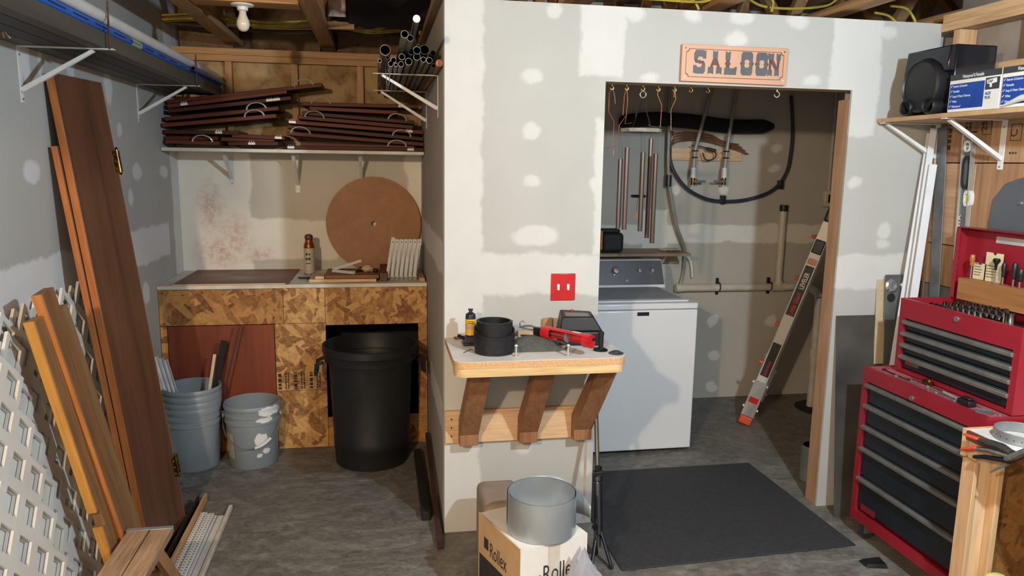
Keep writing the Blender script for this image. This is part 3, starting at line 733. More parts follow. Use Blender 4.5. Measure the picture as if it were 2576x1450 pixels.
# round disc
DISC = wood('disc_plywood', (164, 108, 50), (142, 86, 34), 'z', 3.2, rough=.5, fine=.12, bump=.02)
c = Vector((-.313, 1.735, HC+.306)); M = frame(c, x=(1, 0, 0), z=(0, -.99, .10))
n_ = 64; oc = [(.305*math.cos(2*PI*k/n_), .305*math.sin(2*PI*k/n_)) for k in range(n_)]; ic = [(.016*math.cos(2*PI*k/n_), .016*math.sin(2*PI*k/n_)) for k in range(n_)]
dt = thing('wooden_disc', 'round brown plywood disc with centre hole leaning on alcove wall', 'disc', M)
obj('disc', MB().ring(oc, ic, 0, .016), DISC, dt, bevel=.001)
# spray can
cx, cy = -.715, 1.56
sc = thing('spray_can', 'copper-topped spray paint can with white label on the counter', 'spray can', (cx, cy, HC))
LBL = mat('can_label', (206, 196, 178), .4, c2=(184, 172, 156), scale=60)
COPC = mat('copper_paint', (168, 96, 52), .3, .7, c2=(140, 76, 40))
obj('body', MB().lathe([(.030, .007), (.033, .010), (.033, .168)], 28), LBL, sc)
obj('base_ring', MB().lathe([(.030, 0.001), (.034, .001), (.034, .006), (.030, .0068)], 28), STEEL, sc)
obj('shoulder', MB().lathe([(.033, .169), (.0335, .174), (.031, .19), (.024, .206), (.0225, .218)], 28), COPC, sc)
obj('cap', MB().lathe([(.0225, .2185), (.0255, .228), (.0255, .24), (.022, .249), (.012, .254), (0, .255)], 28), mat('brown_cap', (104, 56, 36), .4), sc)
for z, h_, w_ in ((.125, .020, .028), (.095, .022, .03), (.07, .010, .03)):
    dashes(w_, h_, Matrix.Translation((-.020, -.0335, z)) @ Matrix.Rotation(PI/2, 4, 'X'), INK, sc)
single('marker_pen', 'dark marker pen lying beside the spray can on the counter', 'marker', MB().tube([(-.765, 1.36, HC+.009), (-.71, 1.345, HC+.009), (-.708, 1.345, HC+.009), (-.67, 1.33, HC+.009)], [.006, .007, .009, .009], 10), mat('marker_black', (44, 48, 56), .4))
# small boards pile
single('board_offcut', 'long pine offcut at the bottom of the pile on the counter', 'board', MB().box(-.69, -.30, 1.215, 1.50, HC+.001, HC+.019), PINEX, bevel=.002)
ob = wood('offcut_ply', (150, 100, 58), (118, 74, 42), 'x', 8)
single('board_offcut', 'brown plywood offcut on top of the long pine offcut', 'board', MB().box(-.60, -.285, 1.23, 1.52, HC+.0205, HC+.041), ob, bevel=.002)
single('board_offcut', 'dark narrow board lying behind the offcut pile near the bracket bundle', 'board', MB().box(-.279, -.235, 1.23, 1.66, HC+.001, HC+.05), wood('dark_offcut', (104, 62, 42), (78, 44, 30), 'y', 8), bevel=.002)
single('hinge_block', 'small wood block lying under the plywood offcut left end', 'block', MB().box(-.655, -.603, 1.222, 1.30, HC+.0205, HC+.036), PINEX, bevel=.001)
# loose bracket pieces and crumpled cloth on the pile
def folded(label, a, b, w, up_):
    a, b = Vector(a), Vector(b); M = frame(a, x=b-a, z=up_); L = (b-a).length
    t = thing('bracket_arm', label, 'bracket', M, 'loose bracket arms on the offcut pile')
    obj('web', MB().box(0, L, -w/2, w/2, 0, .002), WHITEP, t)
    obj('flange', MB().box(0, L, -w/2, -w/2+.002, .0021, .014), WHITEP, t)
    obj('flange', MB().box(0, L, w/2-.002, w/2, .0021, .014), WHITEP, t)
zq = HC+.043
folded('loose white bracket arm lying along the pile front', (-.56, 1.36, zq), (-.43, 1.26, zq), .02, (0, 0, 1))
folded('loose white bracket arm propped up and pointing right', (-.56, 1.40, zq+.002), (-.39, 1.42, zq+.052), .022, (-.3, 0, 1))
folded('loose grey bracket arm crossing below the propped one', (-.44, 1.30, zq), (-.42, 1.43, zq), .018, (0, 0, 1))
def crumple(cx, cy, cz, rx, ry, rz, seed, amp=.35, n=14):
    b = MB()
    def f(u, v):
        th = 2*PI*u; ph = PI*v
        d = Vector((math.sin(ph)*math.cos(th), math.sin(ph)*math.sin(th), math.cos(ph)))
        k = 1+amp*noise.noise(d*2.1+Vector((seed, 0, 0)))+amp*.5*noise.noise(d*5.3+Vector((0, seed, 0)))
        return (cx+rx*d.x*k, cy+ry*d.y*k, max(cz, cz+rz+rz*d.z*k))
    return b.grid(f, n*2, n)
single('crumpled_cloth', 'small crumpled cream cloth on the offcut pile', 'cloth', crumple(-.355, 1.36, zq-.001, .035, .03, .02, 3), mat('cream_cloth', (214, 190, 146), .9))
single('black_plug', 'little black plug beside the crumpled cloth', 'plug', MB().lathe([(.012, 0), (.014, .004), (.012, .018), (.006, .022), (0, .022)], 14, TR(-.305, 1.33, zq-.001)), BLACK)
single('plastic_bag', 'dark glossy plastic bag flat on the offcut pile', 'bag', crumple(-.40, 1.385, zq-.001, .05, .022, .006, 9, .3), mat('dark_glossy_film', (40, 34, 32), .12))
# bundle of white brackets leaning at the right
for k in range(7):
    x = -.235+k*.027
    M = frame((x, 1.30-.004*(k % 2), HC+.0015), x=(.30, .10, 1.0), y=(1, .1, -.3)) if False else frame((x, 1.31, HC+.002), z=(.17, .35, 1), x=(1, 0, -.17))
    t = thing('spare_bracket', ['first', 'second', 'third', 'fourth', 'fifth', 'sixth', 'last'][k]+' white spare bracket from the left in the bundle on the counter', 'bracket', M, 'spare white brackets bundled on the counter')
    obj('long_leg', MB().box(-.0125, .0125, 0, .003, 0, .265-.012*(k > 0)), WHITE, t, bevel=.001)
    obj('short_leg', MB().box(-.0125, .0125, -.06, -.0005, .002, .005), WHITE, t)
    obj('brace', MB().hexa([(-.004, -.055, .005), (.004, -.055, .005), (.004, -.049, .005), (-.004, -.049, .005), (-.004, -.004, .19), (.004, -.004, .19), (.004, -.0005, .19), (-.004, -.0005, .19)]), WHITE, t)
    obj('hole', MB().cyl((0, -.0006, .235), (0, -.0002, .235), .0035, n=8), BLACKM, t)
single('wood_block', 'small pine block at the right end of the counter by the partition', 'block', MB().box(-.045, -.012, 1.21, 1.40, HC+.001, HC+.022), PINEY, bevel=.002)

# ================================================================== buckets, trash can
GREYB = mat('grey_bucket', (138, 148, 154), .42, c2=(128, 138, 144), scale=5)
def painted(name, splats):
    t = NT(name); co = t.coord(); n = t.noise(co, 26, 4, .6, .5); n2 = t.noise(co, 5, 2)
    col = t.ramp(n2.outputs[0], [(.3, lin((138, 148, 154))), (.7, lin((126, 136, 142)))])
    acc = None
    for (x, z, rx, rz) in splats:
        d = t.vec('LENGTH', t.vec('MULTIPLY', t.vec('SUBTRACT', co, (x, -.13, z)), (1/rx, .0, 1/rz)))
        m = t.rng(d, .5, 1.1, 1, 0); acc = m if acc is None else t.math('MAXIMUM', acc, m)
    sp = t.node('ShaderNodeSeparateXYZ'); t.link(co, sp.inputs[0])
    acc = t.math('MULTIPLY', acc, t.math('LESS_THAN', sp.outputs[1], .02))
    f = t.rng(t.math('ADD', acc, t.math('MULTIPLY', t.math('SUBTRACT', n.outputs[0], .5), 1.6)), .45, .55, 0, 1)
    f = t.math('MULTIPLY', f, t.math('GREATER_THAN', acc, .05))
    return t.done(t.mix(f, col, lin((228, 228, 226))), .42)
BPROF = [(.126, .0), (.130, .006), (.143, .255), (.150, .258), (.150, .272), (.1445, .275), (.1455, .296), (.1525, .299), (.1525, .312), (.1465, .315), (.148, .338), (.154, .341), (.154, .356), (.150, .362), (.147, .360), (.145, .30), (.140, .20), (.127, .012), (0, .012)]
def bucket(loc, label, grp, m, rz=0, handle=True, s=1.0):
    t = thing('plastic_bucket', label, 'bucket', TR(loc[0], loc[1], loc[2], rz) @ Matrix.Scale(s, 4), grp)
    o = obj('body', MB().lathe(BPROF, 40), m, t, angle=50)
    if handle:
        for sx in (-1, 1):
            obj('ear', MB().cyl((sx*.150, 0, .285), (sx*.162, 0, .285), .014, n=12), m, t)
    return t
g = 'grey plastic buckets in the alcove'
bx, by = -1.324, 1.005
nst = ['bottom one of the nested stack', 'second in the nested stack', 'third in the nested stack', 'top one of the nested stack']
for k in range(4):
    bucket((bx+.002*k, by, .0005+k*.0345), 'grey plastic bucket, '+nst[k]+' beside the tall door panel', g, GREYB, .2, k == 0)
PB = painted('paint_splashed_bucket', ((.105, .33, .06, .035), (.08, .285, .05, .02), (.06, .17, .04, .05), (.085, .10, .02, .02), (.05, .08, .02, .015)))
pbk = bucket((-1.004, 1.0, .0005), 'grey plastic bucket splashed with white paint, with wire handle, standing alone', g, PB)
pts = []
for i in range(17):
    q = PI*i/16; pts.append((-.158*math.cos(q), -.155*math.sin(q)-.004, .283-.150*math.sin(q)-.03*math.sin(2*q)*0+.0))
hd = obj('wire_handle', MB().tube(pts, .0022, 6), STEEL, pbk)
obj('grip', MB().tube(pts[9:13], .009, 10), WHITEP, hd, label='white plastic grip')
obj('label', MB().grid(lambda u, v: (.1445*math.cos(PI+.35+.55*u)*(.93+.06*v), .1445*math.sin(PI+.35+.55*u)*(.93+.06*v)-.001, .06+.15*v), 8, 3), mat('faded_label', (176, 170, 158), .6, c2=(158, 150, 128)), pbk)
# things standing in the bucket stack
zi = .012+3*.0345+.004
FLU = mat('fluted_white_vinyl', (218, 220, 222), .45)
for k in range(4):
    x = -1.425+k*.022; y = .955
    b = MB(); M = frame((x+.03, y+.02, zi+.0), z=(-.20, -.06, 1), x=(1, 0, .2))
    b.box(-.010, .010, 0, .003, 0, .55-.01*k, M).box(-.010, -.008, -.009, -.0005, 0, .55-.01*k, M).box(.008, .010, -.009, -.0005, 0, .55-.01*k, M)
    single('gutter_strip', ['leftmost', 'second', 'third', 'rightmost'][k]+' white channel strip in the bundle standing in the bucket stack', 'strip', b, FLU, 'white strips in the bucket stack')
for lab, p0, p1, w_, d_, m in (('pale wooden stick standing in the bucket stack', (-1.29, 1.03, zi), (-1.205, 1.07, .62), .016, .008, mat('pale_stick', (214, 196, 168), .6)),
                      ('wide black strip standing in the bucket stack', (-1.265, 1.06, zi), (-1.158, 1.10, .69), .032, .012, BLACKM),
                      ('long thin dark rod standing in the bucket stack', (-1.235, 1.045, zi), (-1.066, 1.09, .78), .008, .006, DKBR)):
    p0, p1 = Vector(p0), Vector(p1); M = frame(p0, z=p1-p0, x=(1, 0, 0))
    single('paint_stick', lab, 'stick', MB().box(-w_/2, w_/2, 0, d_, 0, (p1-p0).length, M), m)
# trash can
CAN = mat('black_can_plastic', (34, 35, 38), .5, c2=(26, 27, 29), scale=4, spec=.4)
tc = thing('trash_can', 'large black round trash can in front of the bench opening', 'trash can', (-.338, .955, 0))
prof = [(.200, .0), (.206, .004), (.212, .10), (.214, .104), (.216, .16), (.214, .164), (.232, .575), (.238, .60), (.258, .606), (.262, .65), (.268, .655), (.268, .69), (.262, .695), (.256, .69), (.250, .612), (.228, .56), (.203, .02), (0, .02)]
obj('body', MB().lathe(prof, 56), CAN, tc, angle=45)
for s in (-1, 1):
    x = s*.262; pts = [(x, -.055, .60), (x+s*.036, -.052, .585), (x+s*.04, -.05, .53), (x+s*.04, .05, .53), (x+s*.036, .052, .585), (x, .055, .60)]
    obj('handle', MB().tube(pts, .011, 8), CAN, tc)
# bars along the partition foot
single('black_bar', 'black square bar lying on the floor along the partition foot', 'bar', MB().box(-.098, -.056, .13, .95, .001, .045), BLACKM, bevel=.003)
rb = Vector((-.031, -.157, 0)); rt = Vector((-.022, .87, .145)); M = frame(rb+Vector((0, 0, .012)), z=rt-rb, x=(1, 0, 0))
single('brown_bar', 'dark brown wooden bar leaning along the foot of the partition', 'bar', MB().box(-.012, .012, -.01, .01, 0, 1.05, M), mat('dark_brown_bar', (66, 42, 36), .5), bevel=.002)

# ================================================================== pipes on the partition brackets
CONDUIT = mat('conduit_steel', (150, 146, 138), .4, .85, c2=(110, 104, 96), scale=8, stretch=(1, .1, 1))
CONDD = mat('old_conduit', (92, 86, 78), .5, .6, c2=(60, 56, 52), scale=8, stretch=(1, .1, 1))
ptab = [(969, 126, 13, 'wide bright tube end at the left of the pile'), (955, 153, 5, 'thin pipe at the far left of the pile'), (983, 164, 7, 'small pipe low on the bracket, second from left'), (996, 167, 5, 'thinnest pipe low on the bracket'), (1009, 167, 7, 'small pipe low on the bracket, fourth from left'),
        (990, 151, 7, 'pipe resting on the small low pipes'), (1011, 143, 8, 'pipe end in the middle of the pile'), (1028, 155, 9, 'thick pipe low in the middle of the bracket'), (1034, 130, 8, 'dark pipe above the thick middle pipe'),
        (1049, 143, 9, 'thick pipe low beside the slotted one'), (1065, 150, 7, 'plugged pipe low on the bracket, right of middle'), (1080, 152, 8, 'thick pipe low on the bracket at right'), (1091, 167, 6, 'dark pipe lowest at right'), (1068, 125, 12, 'widest dark pipe on top of the pile'),
        (1089, 134, 7, 'dark pipe at upper right against the partition'), (975, 145, 5, 'dark pipe tucked beside the wide bright tube'), (1052, 118, 6, 'small dark pipe high in the pile')]
for x, y, r, lab in ptab:
    p = A(x, y, 'y', .1); rr = r*.00172
    p.z = max(p.z, 2.1115+rr); p.x = min(p.x, -.004-rr)
    single('metal_pipe', 'metal conduit pipe, '+lab, 'pipe', MB().pipe((p.x, .10, p.z), (p.x, 1.70-rnd.random()*.1, p.z), rr, .002, 16), CONDD if 'dark' in lab else CONDUIT, 'metal pipes on the partition brackets')
for (x, y, z, r, lab, m, y1) in ((1018, 86, 2.185, .0145, 'metal conduit pipe sticking out farther, upper left of the pair', CONDUIT, 1.5), (1032, 96, 2.185, .013, 'metal conduit pipe sticking out farther, lower right of the pair', CONDUIT, 1.5)):
    p = A(x, y, 'z', z); single('metal_pipe', lab, 'pipe', MB().pipe(p, (p.x, y1, z), r, .002, 16), m, 'metal pipes on the partition brackets')
p = A(1048, 47, 'z', 2.225)
wt = thing('capped_pipe', 'shiny tube with white end cap sticking out highest from the pile', 'pipe', p)
wpart(wt, 'tube', MB().tube([p+Vector((0, .012, 0)), (p.x+.01, 1.5, 2.222)], .0115, 16), mat('shiny_tube', (120, 122, 124), .2, .9))
wpart(wt, 'end_cap', MB().tube([p, p+Vector((0, .0119, 0))], .0135, 16), WHITE)
p = A(1110, 150, 'y', .05); 
single('wood_dowel', 'round wooden dowel beside the partition on the pipe brackets', 'dowel', MB().cyl((-.017, .05, 2.128), (-.017, 1.68, 2.128), .0155, n=14), wood('dowel_wood', (170, 110, 76), (136, 80, 54), 'y', 14))
t = thing('slotted_tube', 'slotted aluminium tube end in the pile of metal pipes', 'tube', A(1049, 134, 'y', .08)+Vector((0, 0, .012)))
obj('tube', MB().pipe((0, 0, 0), (0, 1.5, 0), .0165, .002, 20), CONDUIT, t)
hub = MB().cyl((0, .003, 0), (0, .03, 0), .006, n=12)
for k in range(8):
    q = 2*PI*k/8; hub.box(.005, .0145, .003, .03, -.0012, .0012, Matrix.Rotation(q, 4, 'Y'))
obj('spokes', hub, ALU, t)
pu = A(975, 180, 'y', .33)
single('wire_hanger_loop', 'thin steel U loop hanging in front of the pipe pile', 'wire loop', MB().tube([(pu.x-.008, .30, 2.19), (pu.x-.008, .28, 2.13), (pu.x-.006, .27, 2.06), (pu.x+.0, .27, 2.05), (pu.x+.006, .27, 2.06), (pu.x+.008, .28, 2.13), (pu.x+.010, .30, 2.20)], .002, 6), STEEL)

# ================================================================== bulb, cables, black duct above the alcove
bl = thing('light_bulb', 'unlit white bulb in a ceiling socket above the alcove', 'light bulb', (-.895, .568, 2.424))
obj('socket', MB().lathe([(.022, -.028), (.024, -.026), (.026, -.012), (.05, -.006), (.052, 0)], 24), WHITE, bl)
obj('bulb', MB().lathe([(0, -.122), (.012, -.120), (.024, -.110), (.030, -.092), (.029, -.076), (.022, -.058), (.0165, -.044), (.016, -.029)], 24), mat('bulb_glass', (226, 214, 196), .25), bl)
for k in range(7):
    y = 1.36+.05*(k % 4); z = 2.475+.012*(k//2)
    q = rnd.random()*.03
    cable('cable', ['lowest', 'second', 'third', 'dark', 'fifth', 'sixth', 'topmost'][k]+' cable of the yellow bundle strung above the alcove, counted upward', [(-1.50, y+.2, z+.03), (-1.2, y+.05, z+.02), (-.9, y, z-.004-q), (-.56, y+.03, z+.012), (-.3, y-.02, z-.012-q), (-.02, y, z+.02)], .0058, CAB if k != 3 else CABG, 'yellow cables above the alcove')
cable('cable', 'dark cable hanging lowest behind the yellow cables', [(-1.5, 1.62, 2.50), (-1.0, 1.63, 2.475), (-.5, 1.62, 2.49), (0, 1.6, 2.48)], .009, CABG, None)
dk = MB().grid(lambda u, v: (-.43+.425*u, .56+.02*math.sin(9*u), 2.44+.30*v+.02*math.sin(5*u)) if False else (-.425+.42*u, .62+.55*v, 2.445+.06*math.sin(PI*u)*0+.10*(1-v)+.012*noise.noise((u*6, v*6, 2))), 16, 16)
dk.box(-.425, -.005, .60, 1.17, 2.56, 2.70)
single('black_duct', 'black plastic-wrapped duct between the trusses above the pipe pile', 'duct', MB().lathe([(.0, 0), (.10, .0), (.10, .005)], 8, TR(0, 0, 0)) if False else dk, BLACKM)
single('insulation_scrap', 'pinkish insulation scrap tucked beside the truss above the alcove', 'insulation', batt(-.53, -.44, 2.47, 2.62, 1.0, .03, 50), INSP)
# ================================================================== saloon wall
SGN = mat('sign_paint_tan', (198, 154, 126), .5, c2=(190, 146, 118), scale=3)
SGD = mat('sign_groove', (92, 52, 40), .6)
SGG = mat('sign_letter_grey', (86, 88, 92), .55)
SGR = mat('sign_letter_maroon', (92, 66, 62), .55)
s0, s1, z0, z1 = 1.046, 1.552, 2.082, 2.241
sg = thing('saloon_sign', 'tan wooden sign reading SALOON above the doorway', 'sign', (s0, -.022, z0))
Wd, Hd = s1-s0, z1-z0
MS = Matrix(((1, 0, 0, 0), (0, 0, -1, 0), (0, 1, 0, 0), (0, 0, 0, 1)))      # x right, y up, z toward the room
obj('board', MB().prism([(0, 0), (Wd-.006, -.004), (Wd, 0), (Wd+.002, Hd-.004), (Wd-.002, Hd), (.004, Hd), (0, Hd-.004)], -.021, 0, MS), SGN, sg, bevel=.002)
def inset(m, c):
    pts = []
    for (cx, cy, a0) in ((m, m, 90), (Wd-m, m, 180), (Wd-m, Hd-m, 270), (m, Hd-m, 0)):
        for k in range(5):
            a = math.radians(a0-90*k/4); pts.append((cx+c*math.cos(a), cy+c*math.sin(a)))
    return pts
obj('border_line', MB().ring(inset(.0185, .013), inset(.0208, .0136), 0, .0006, MS), SGD, sg)
for cx, cy in ((.0165, .0165), (Wd-.0165, Hd-.0165), (.0165, Hd-.0165), (Wd-.0165, .0165)):
    obj('screw', MB().cyl((cx, cy, 0), (cx, cy, .0015), .0035, n=10, M=MS), BRASS if cy > .1 else WHITE, sg)
def serif(x0, x1, y0, y1):    # notched slab foot
    m = (x0+x1)/2; return [(x0, y0), (m, y0+(y1-y0)*.18), (x1, y0), (x1, y1), (x0, y1)]
def serif_t(x0, x1, y0, y1):
    m = (x0+x1)/2; return [(x0, y0), (x1, y0), (x1, y1), (m, y1-(y1-y0)*.18), (x0, y1)]
O_out = [(.1, .12), (.2, 0), (.8, 0), (.9, .12), (.9, .44), (.96, .5), (.9, .56), (.9, .88), (.8, 1), (.2, 1), (.1, .88), (.1, .56), (.04, .5), (.1, .44)]
O_in = [(.36, .36), (.42, .33), (.58, .33), (.64, .36), (.68, .43), (.62, .5), (.68, .57), (.64, .64), (.58, .67), (.42, .67), (.36, .64), (.32, .57), (.38, .5), (.32, .43)]
GL = {
 'S': ([[(.08, .60), (.08, .86), (.2, 1), (.8, 1), (.88, .95), (.96, 1), (.96, .64), (.74, .64), (.68, .72), (.42, .72), (.34, .64), (.34, .60)],
        [(.66, .40), (.92, .40), (.92, .12), (.80, 0), (.20, 0), (.12, .05), (.04, 0), (.04, .36), (.26, .36), (.32, .28), (.58, .28), (.66, .36)]],
       [[(.08, .60), (.34, .60), (.40, .55), (.5, .60), (.58, .55), (.80, .55), (.92, .40), (.66, .40), (.60, .45), (.5, .40), (.42, .45), (.20, .45)]]),
 'A': ([serif_t(.32, .68, .68, 1), serif(0, .40, 0, .30), serif(.60, 1, 0, .30)],
       [[(.36, .68), (.64, .68), (.86, .30), (.66, .30), (.62, .38), (.38, .38), (.34, .30), (.14, .30)]]),
 'L': ([serif_t(.08, .46, .64, 1), [(0, 0), (.92, 0), (.98, .34), (.82, .34), (.74, .28), (0, .28), (.05, .14)]],
       [[(.12, .64), (.42, .64), (.40, .55), (.50, .46), (.40, .40), (.42, .28), (.12, .28), (.14, .40), (.04, .46), (.14, .55)]]),
 'N': ([serif_t(0, .46, .72, 1), serif_t(.66, 1, .70, 1), serif(0, .38, 0, .28), serif(.56, .92, 0, .28)],
       [[(.10, .28), (.28, .28), (.28, .58), (.10, .72)], [(.08, .72), (.42, .72), (.88, .28), (.58, .28)], [(.72, .46), (.72, .70), (.94, .70), (.88, .28)]])}
lx = [.052, .124, .200, .274, .346, .410]; lw = [.064, .066, .064, .070, .070, .062]; ly0 = .034; lh = .102
for ch, x, w_ in zip('SALOON', lx, lw):
    def sc_(pl): return [(x+a*w_, ly0+b*lh) for a, b in pl]
    if ch == 'O':
        L = obj('letter_o', MB().ring(sc_(O_out), sc_(O_in), 0, .001, MS), SGG, sg)
        for (dx) in (.02, .84):
            obj('diamond', MB().prism(sc_([(dx, .5), (dx+.07, .42), (dx+.14, .5), (dx+.07, .58)]), .0012, .0017, MS), SGR, L)
    else:
        b = MB()
        for pl in GL[ch][0]: b.prism(sc_(pl), 0, .001, MS)
        for pl in GL[ch][1]: b.prism(sc_(pl), 0, .0009, MS)
        L = obj('letter_'+ch.lower(), b, SGG, sg); b = MB()
        for pl in GL[ch][1]: b.prism(sc_(pl), 0, .0011, MS)
        obj('waist', b, SGR, L)
# switch plate
sw = thing('switch_plate', 'red double light switch plate on the drywall', 'light switch', (A(1416, 722, 'y', 0).x, -.001, A(1416, 722, 'y', 0).z))
obj('plate', MB().box(-.0565, .0565, -.006, 0, -.062, .062), REDP, sw, bevel=.005, seg=3)
for sx in (-1, 1):
    x = sx*.023
    tg = obj('toggle', MB().hexa([(x-.005, -.006, -.012), (x+.005, -.006, -.012), (x+.005, -.006, .012), (x-.005, -.006, .012), (x-.004, -.017, -.013), (x+.004, -.017, -.013), (x+.004, -.012, -.002), (x-.004, -.012, -.002)]), WHITE, sw, bevel=.001)
    obj('toggle_frame', MB().box(x-.006, x+.006, -.0068, -.006, -.014, .014), WHITE, tg)
    for z in (-.03, .03): obj('screw', MB().cyl((x, -.006, z), (x, -.0072, z), .003, n=10), REDP, sw)
# wall bench
TZ = .935; TD = -.425; TX = .712
PART = mat('particle_board', (206, 166, 122), .75, c2=(186, 144, 100), scale=120)
YPINE = wood('yellow_pine', (224, 198, 150), (200, 166, 112), 'x', 10)
BRC = [wood('brace_wood_%d' % k, c, c2, 'z', 9, rough=.6, knots=False) for k, (c, c2) in enumerate((((158, 112, 78), (128, 86, 56)), ((152, 104, 70), (120, 78, 50))))]
wbn = thing('mounted_bench', 'small wall-mounted bench with white top and three wooden braces', 'bench', (TX/2, -.2, .44))
def rr(x0, x1, y0, y1, r, n=7):
    p = [(x1, y1), (x0, y1)]
    p += [(x0+r-r*math.cos(a), y0+r-r*math.sin(a)) for a in [PI/2*k/n for k in range(n+1)]]
    p += [(x1-r+r*math.sin(a), y0+r-r*math.cos(a)) for a in [PI/2*k/n for k in range(n+1)]]
    return p
wpart(wbn, 'laminate_top', MB().prism(rr(.002, TX, TD, -.001, .045), TZ-.0015, TZ), mat('white_laminate', (218, 216, 212), .4, c2=(206, 202, 196), scale=10))
wpart(wbn, 'top_board', MB().prism(rr(.002, TX, TD, -.001, .045), TZ-.029, TZ-.0016), PART)
wpart(wbn, 'apron', MB().prism(rr(.006, TX-.003, TD+.002, TD+.10, .045), TZ-.064, TZ-.0291), YPINE)
wpart(wbn, 'ledger', MB().box(-.0+.001, .695, -.021, -.001, .444, .598), PINEX, bevel=.002)
for k, (xb, xt) in enumerate(((.062, .082), (.335, .352), (.590, .625))):
    w_ = .085; a = Vector((xb, -.022, .452)); 
    p = [(xb, -.0215, .455), (xb+w_, -.0215, .455), (xb+w_, -.0215, .50), (xb, -.0215, .50)]
    b = MB()
    y_f = -.335; zt_ = TZ-.0295-.036
    b.hexa([(xb, -.075, .450), (xb+w_, -.075, .450), (xb+w_, -.0215, .450), (xb, -.0215, .450),
            (xb, -.075, .50), (xb+w_, -.075, .50), (xb+w_, -.0215, .56), (xb, -.0215, .56)])
    b.hexa([(xb, -.075, .50), (xb+w_, -.075, .50), (xb+w_, -.0215, .56), (xb, -.0215, .56),
            (xt, y_f, zt_), (xt+w_, y_f, zt_), (xt+w_, y_f+.085, zt_), (xt, y_f+.085, zt_)])
    o = wpart(wbn, 'brace', b, BRC[k % 2], bevel=.002)
    wpart(wbn, 'brace_block', MB().box(xt, xt+w_, y_f, y_f+.15, zt_+.001, TZ-.0295), BRC[(k+1) % 2])
for z in (.48, .52, .56): wpart(wbn, 'screw', MB().cyl((.03, -.0212, z), (.03, -.0235, z), .004, n=8), BRASS)
# ---- things on the wall bench
def onb(px, py, z=TZ): return A(px, py, 'z', z)
p = onb(1186, 872); p.y = min(p.y+.035, -.03)
bj = thing('bottle_jack', 'small black bottle jack with yellow label on the wall bench', 'bottle jack', (p.x, p.y, TZ))
NAVY = mat('navy_black', (34, 36, 48), .35, c2=(24, 26, 36))
obj('base', MB().prism([(-.032, -.032), (.032, -.032), (.036, .028), (-.036, .028)], 0.0005, .012).hexa([(-.03, -.03, .012), (.03, -.03, .012), (.03, .026, .012), (-.03, .026, .012), (-.021, -.021, .04), (.021, -.021, .04), (.021, .019, .04), (-.021, .019, .04)]), NAVY, bj, bevel=.003)
obj('cylinder', MB().lathe([(.0225, .0405), (.0225, .123), (.0215, .127), (.022, .131), (.020, .135), (.013, .140), (.008, .143), (.007, .150), (.011, .152), (.011, .157), (.0, .158)], 24), NAVY, bj)
YEL = mat('yellow_label', (226, 178, 30), .4, c2=(214, 164, 24))
lb = obj('label', MB().lathe([(.0228, .045), (.0228, .114)], 24), YEL, bj)
obj('label_band', MB().lathe([(.0230, .068), (.0230, .092)], 24), mat('tan_label', (206, 160, 128), .5), lb)
dashes(.026, .014, Matrix.Translation((-.014, -.0232, .096)) @ Matrix.Rotation(PI/2, 4, 'X'), INK, bj, 2)
obj('pump_socket', MB().cyl((-.03, -.01, .03), (-.055, -.02, .045), .008, n=10), NAVY, bj)
p = onb(1150, 848)
single('shackle_clip', 'small steel clip ring lying behind the bottle jack', 'clip', MB().tube([(p.x+.034*math.cos(q)+.018, p.y-.05+.010*math.sin(q), TZ+.008+.003*math.sin(2*q)) for q in [2*PI*k/18 for k in range(18)]], .0052, 8, closed=True), mat('dull_brass_steel', (136, 122, 96), .4, .9))
LEA = mat('black_leather', (30, 31, 34), .5, c2=(22, 22, 25), scale=50, bump=.15, spec=.35)
p = onb(1250, 898); bc = Vector((p.x, p.y+.080, TZ))
bt = thing('leather_belt', 'wide black leather belt rolled into a coil on the wall bench', 'belt', bc)
def ribbon(r0, r1, t0, t1, zlo, zhi, th, n=48, tilt=0):
    b = MB(); vv = []; ff = []
    for i in range(n+1):
        f = i/n; a = t0+(t1-t0)*f; r = r0+(r1-r0)*f
        dz = tilt*math.sin(a)
        for (rr_, z) in ((r, zlo+dz), (r+th, zlo+dz), (r+th, zhi+dz), (r, zhi+dz)): vv.append((rr_*math.cos(a), rr_*math.sin(a), z))
    for i in range(n):
        for k in range(4): ff.append((i*4+k, i*4+(k+1) % 4, (i+1)*4+(k+1) % 4, (i+1)*4+k))
    ff.append((0, 3, 2, 1)); ff.append(tuple(n*4+k for k in range(4)))
    return b.add(vv, ff)
obj('coil', ribbon(.062, .0725, 0, 4*PI, .001, .134, .004, 96), LEA, bt)
obj('outer_wrap', ribbon(.079, .082, PI*.70, PI*2.4, .032, .098, .005, 60, tilt=.020), LEA, bt)
obj('lower_wrap', ribbon(.0775, .0785, PI*.9, PI*2.2, .001, .034, .003, 60), LEA, bt)
obj('tongue', MB().grid(lambda u, v: ((.0838+.0012)*math.cos(PI*1.27-.06+.12*u), (.0838+.0012)*math.sin(PI*1.27-.06+.12*u), .022+.062*v), 4, 6), LEA, bt)
obj('inner_flap', ribbon(.050, .060, PI*.1, PI*1.0, .03, .124, .003, 30), LEA, bt)
CAN_ = mat('grey_green_canvas', (78, 80, 74), .9, c2=(64, 66, 62), scale=90, bump=.2)
p = onb(1358, 886)
def pouch(u, v):
    x = -.10+.20*u; y = .065*(v-.5)*1.7
    h = .072*(math.sin(PI*min(1, max(0, v)))**.6)*(1-.45*u-.25*(1-u)**6)*(math.sin(PI*min(1, max(0, .05+.9*u)))**.35)+.004*noise.noise((u*5, v*5, 1))
    return (p.x-.01+x, p.y+.055+y, TZ+.001+max(0, h))
single('canvas_bag', 'grey canvas bag lying on the wall bench behind the bolts', 'bag', MB().grid(pouch, 20, 14), CAN_)
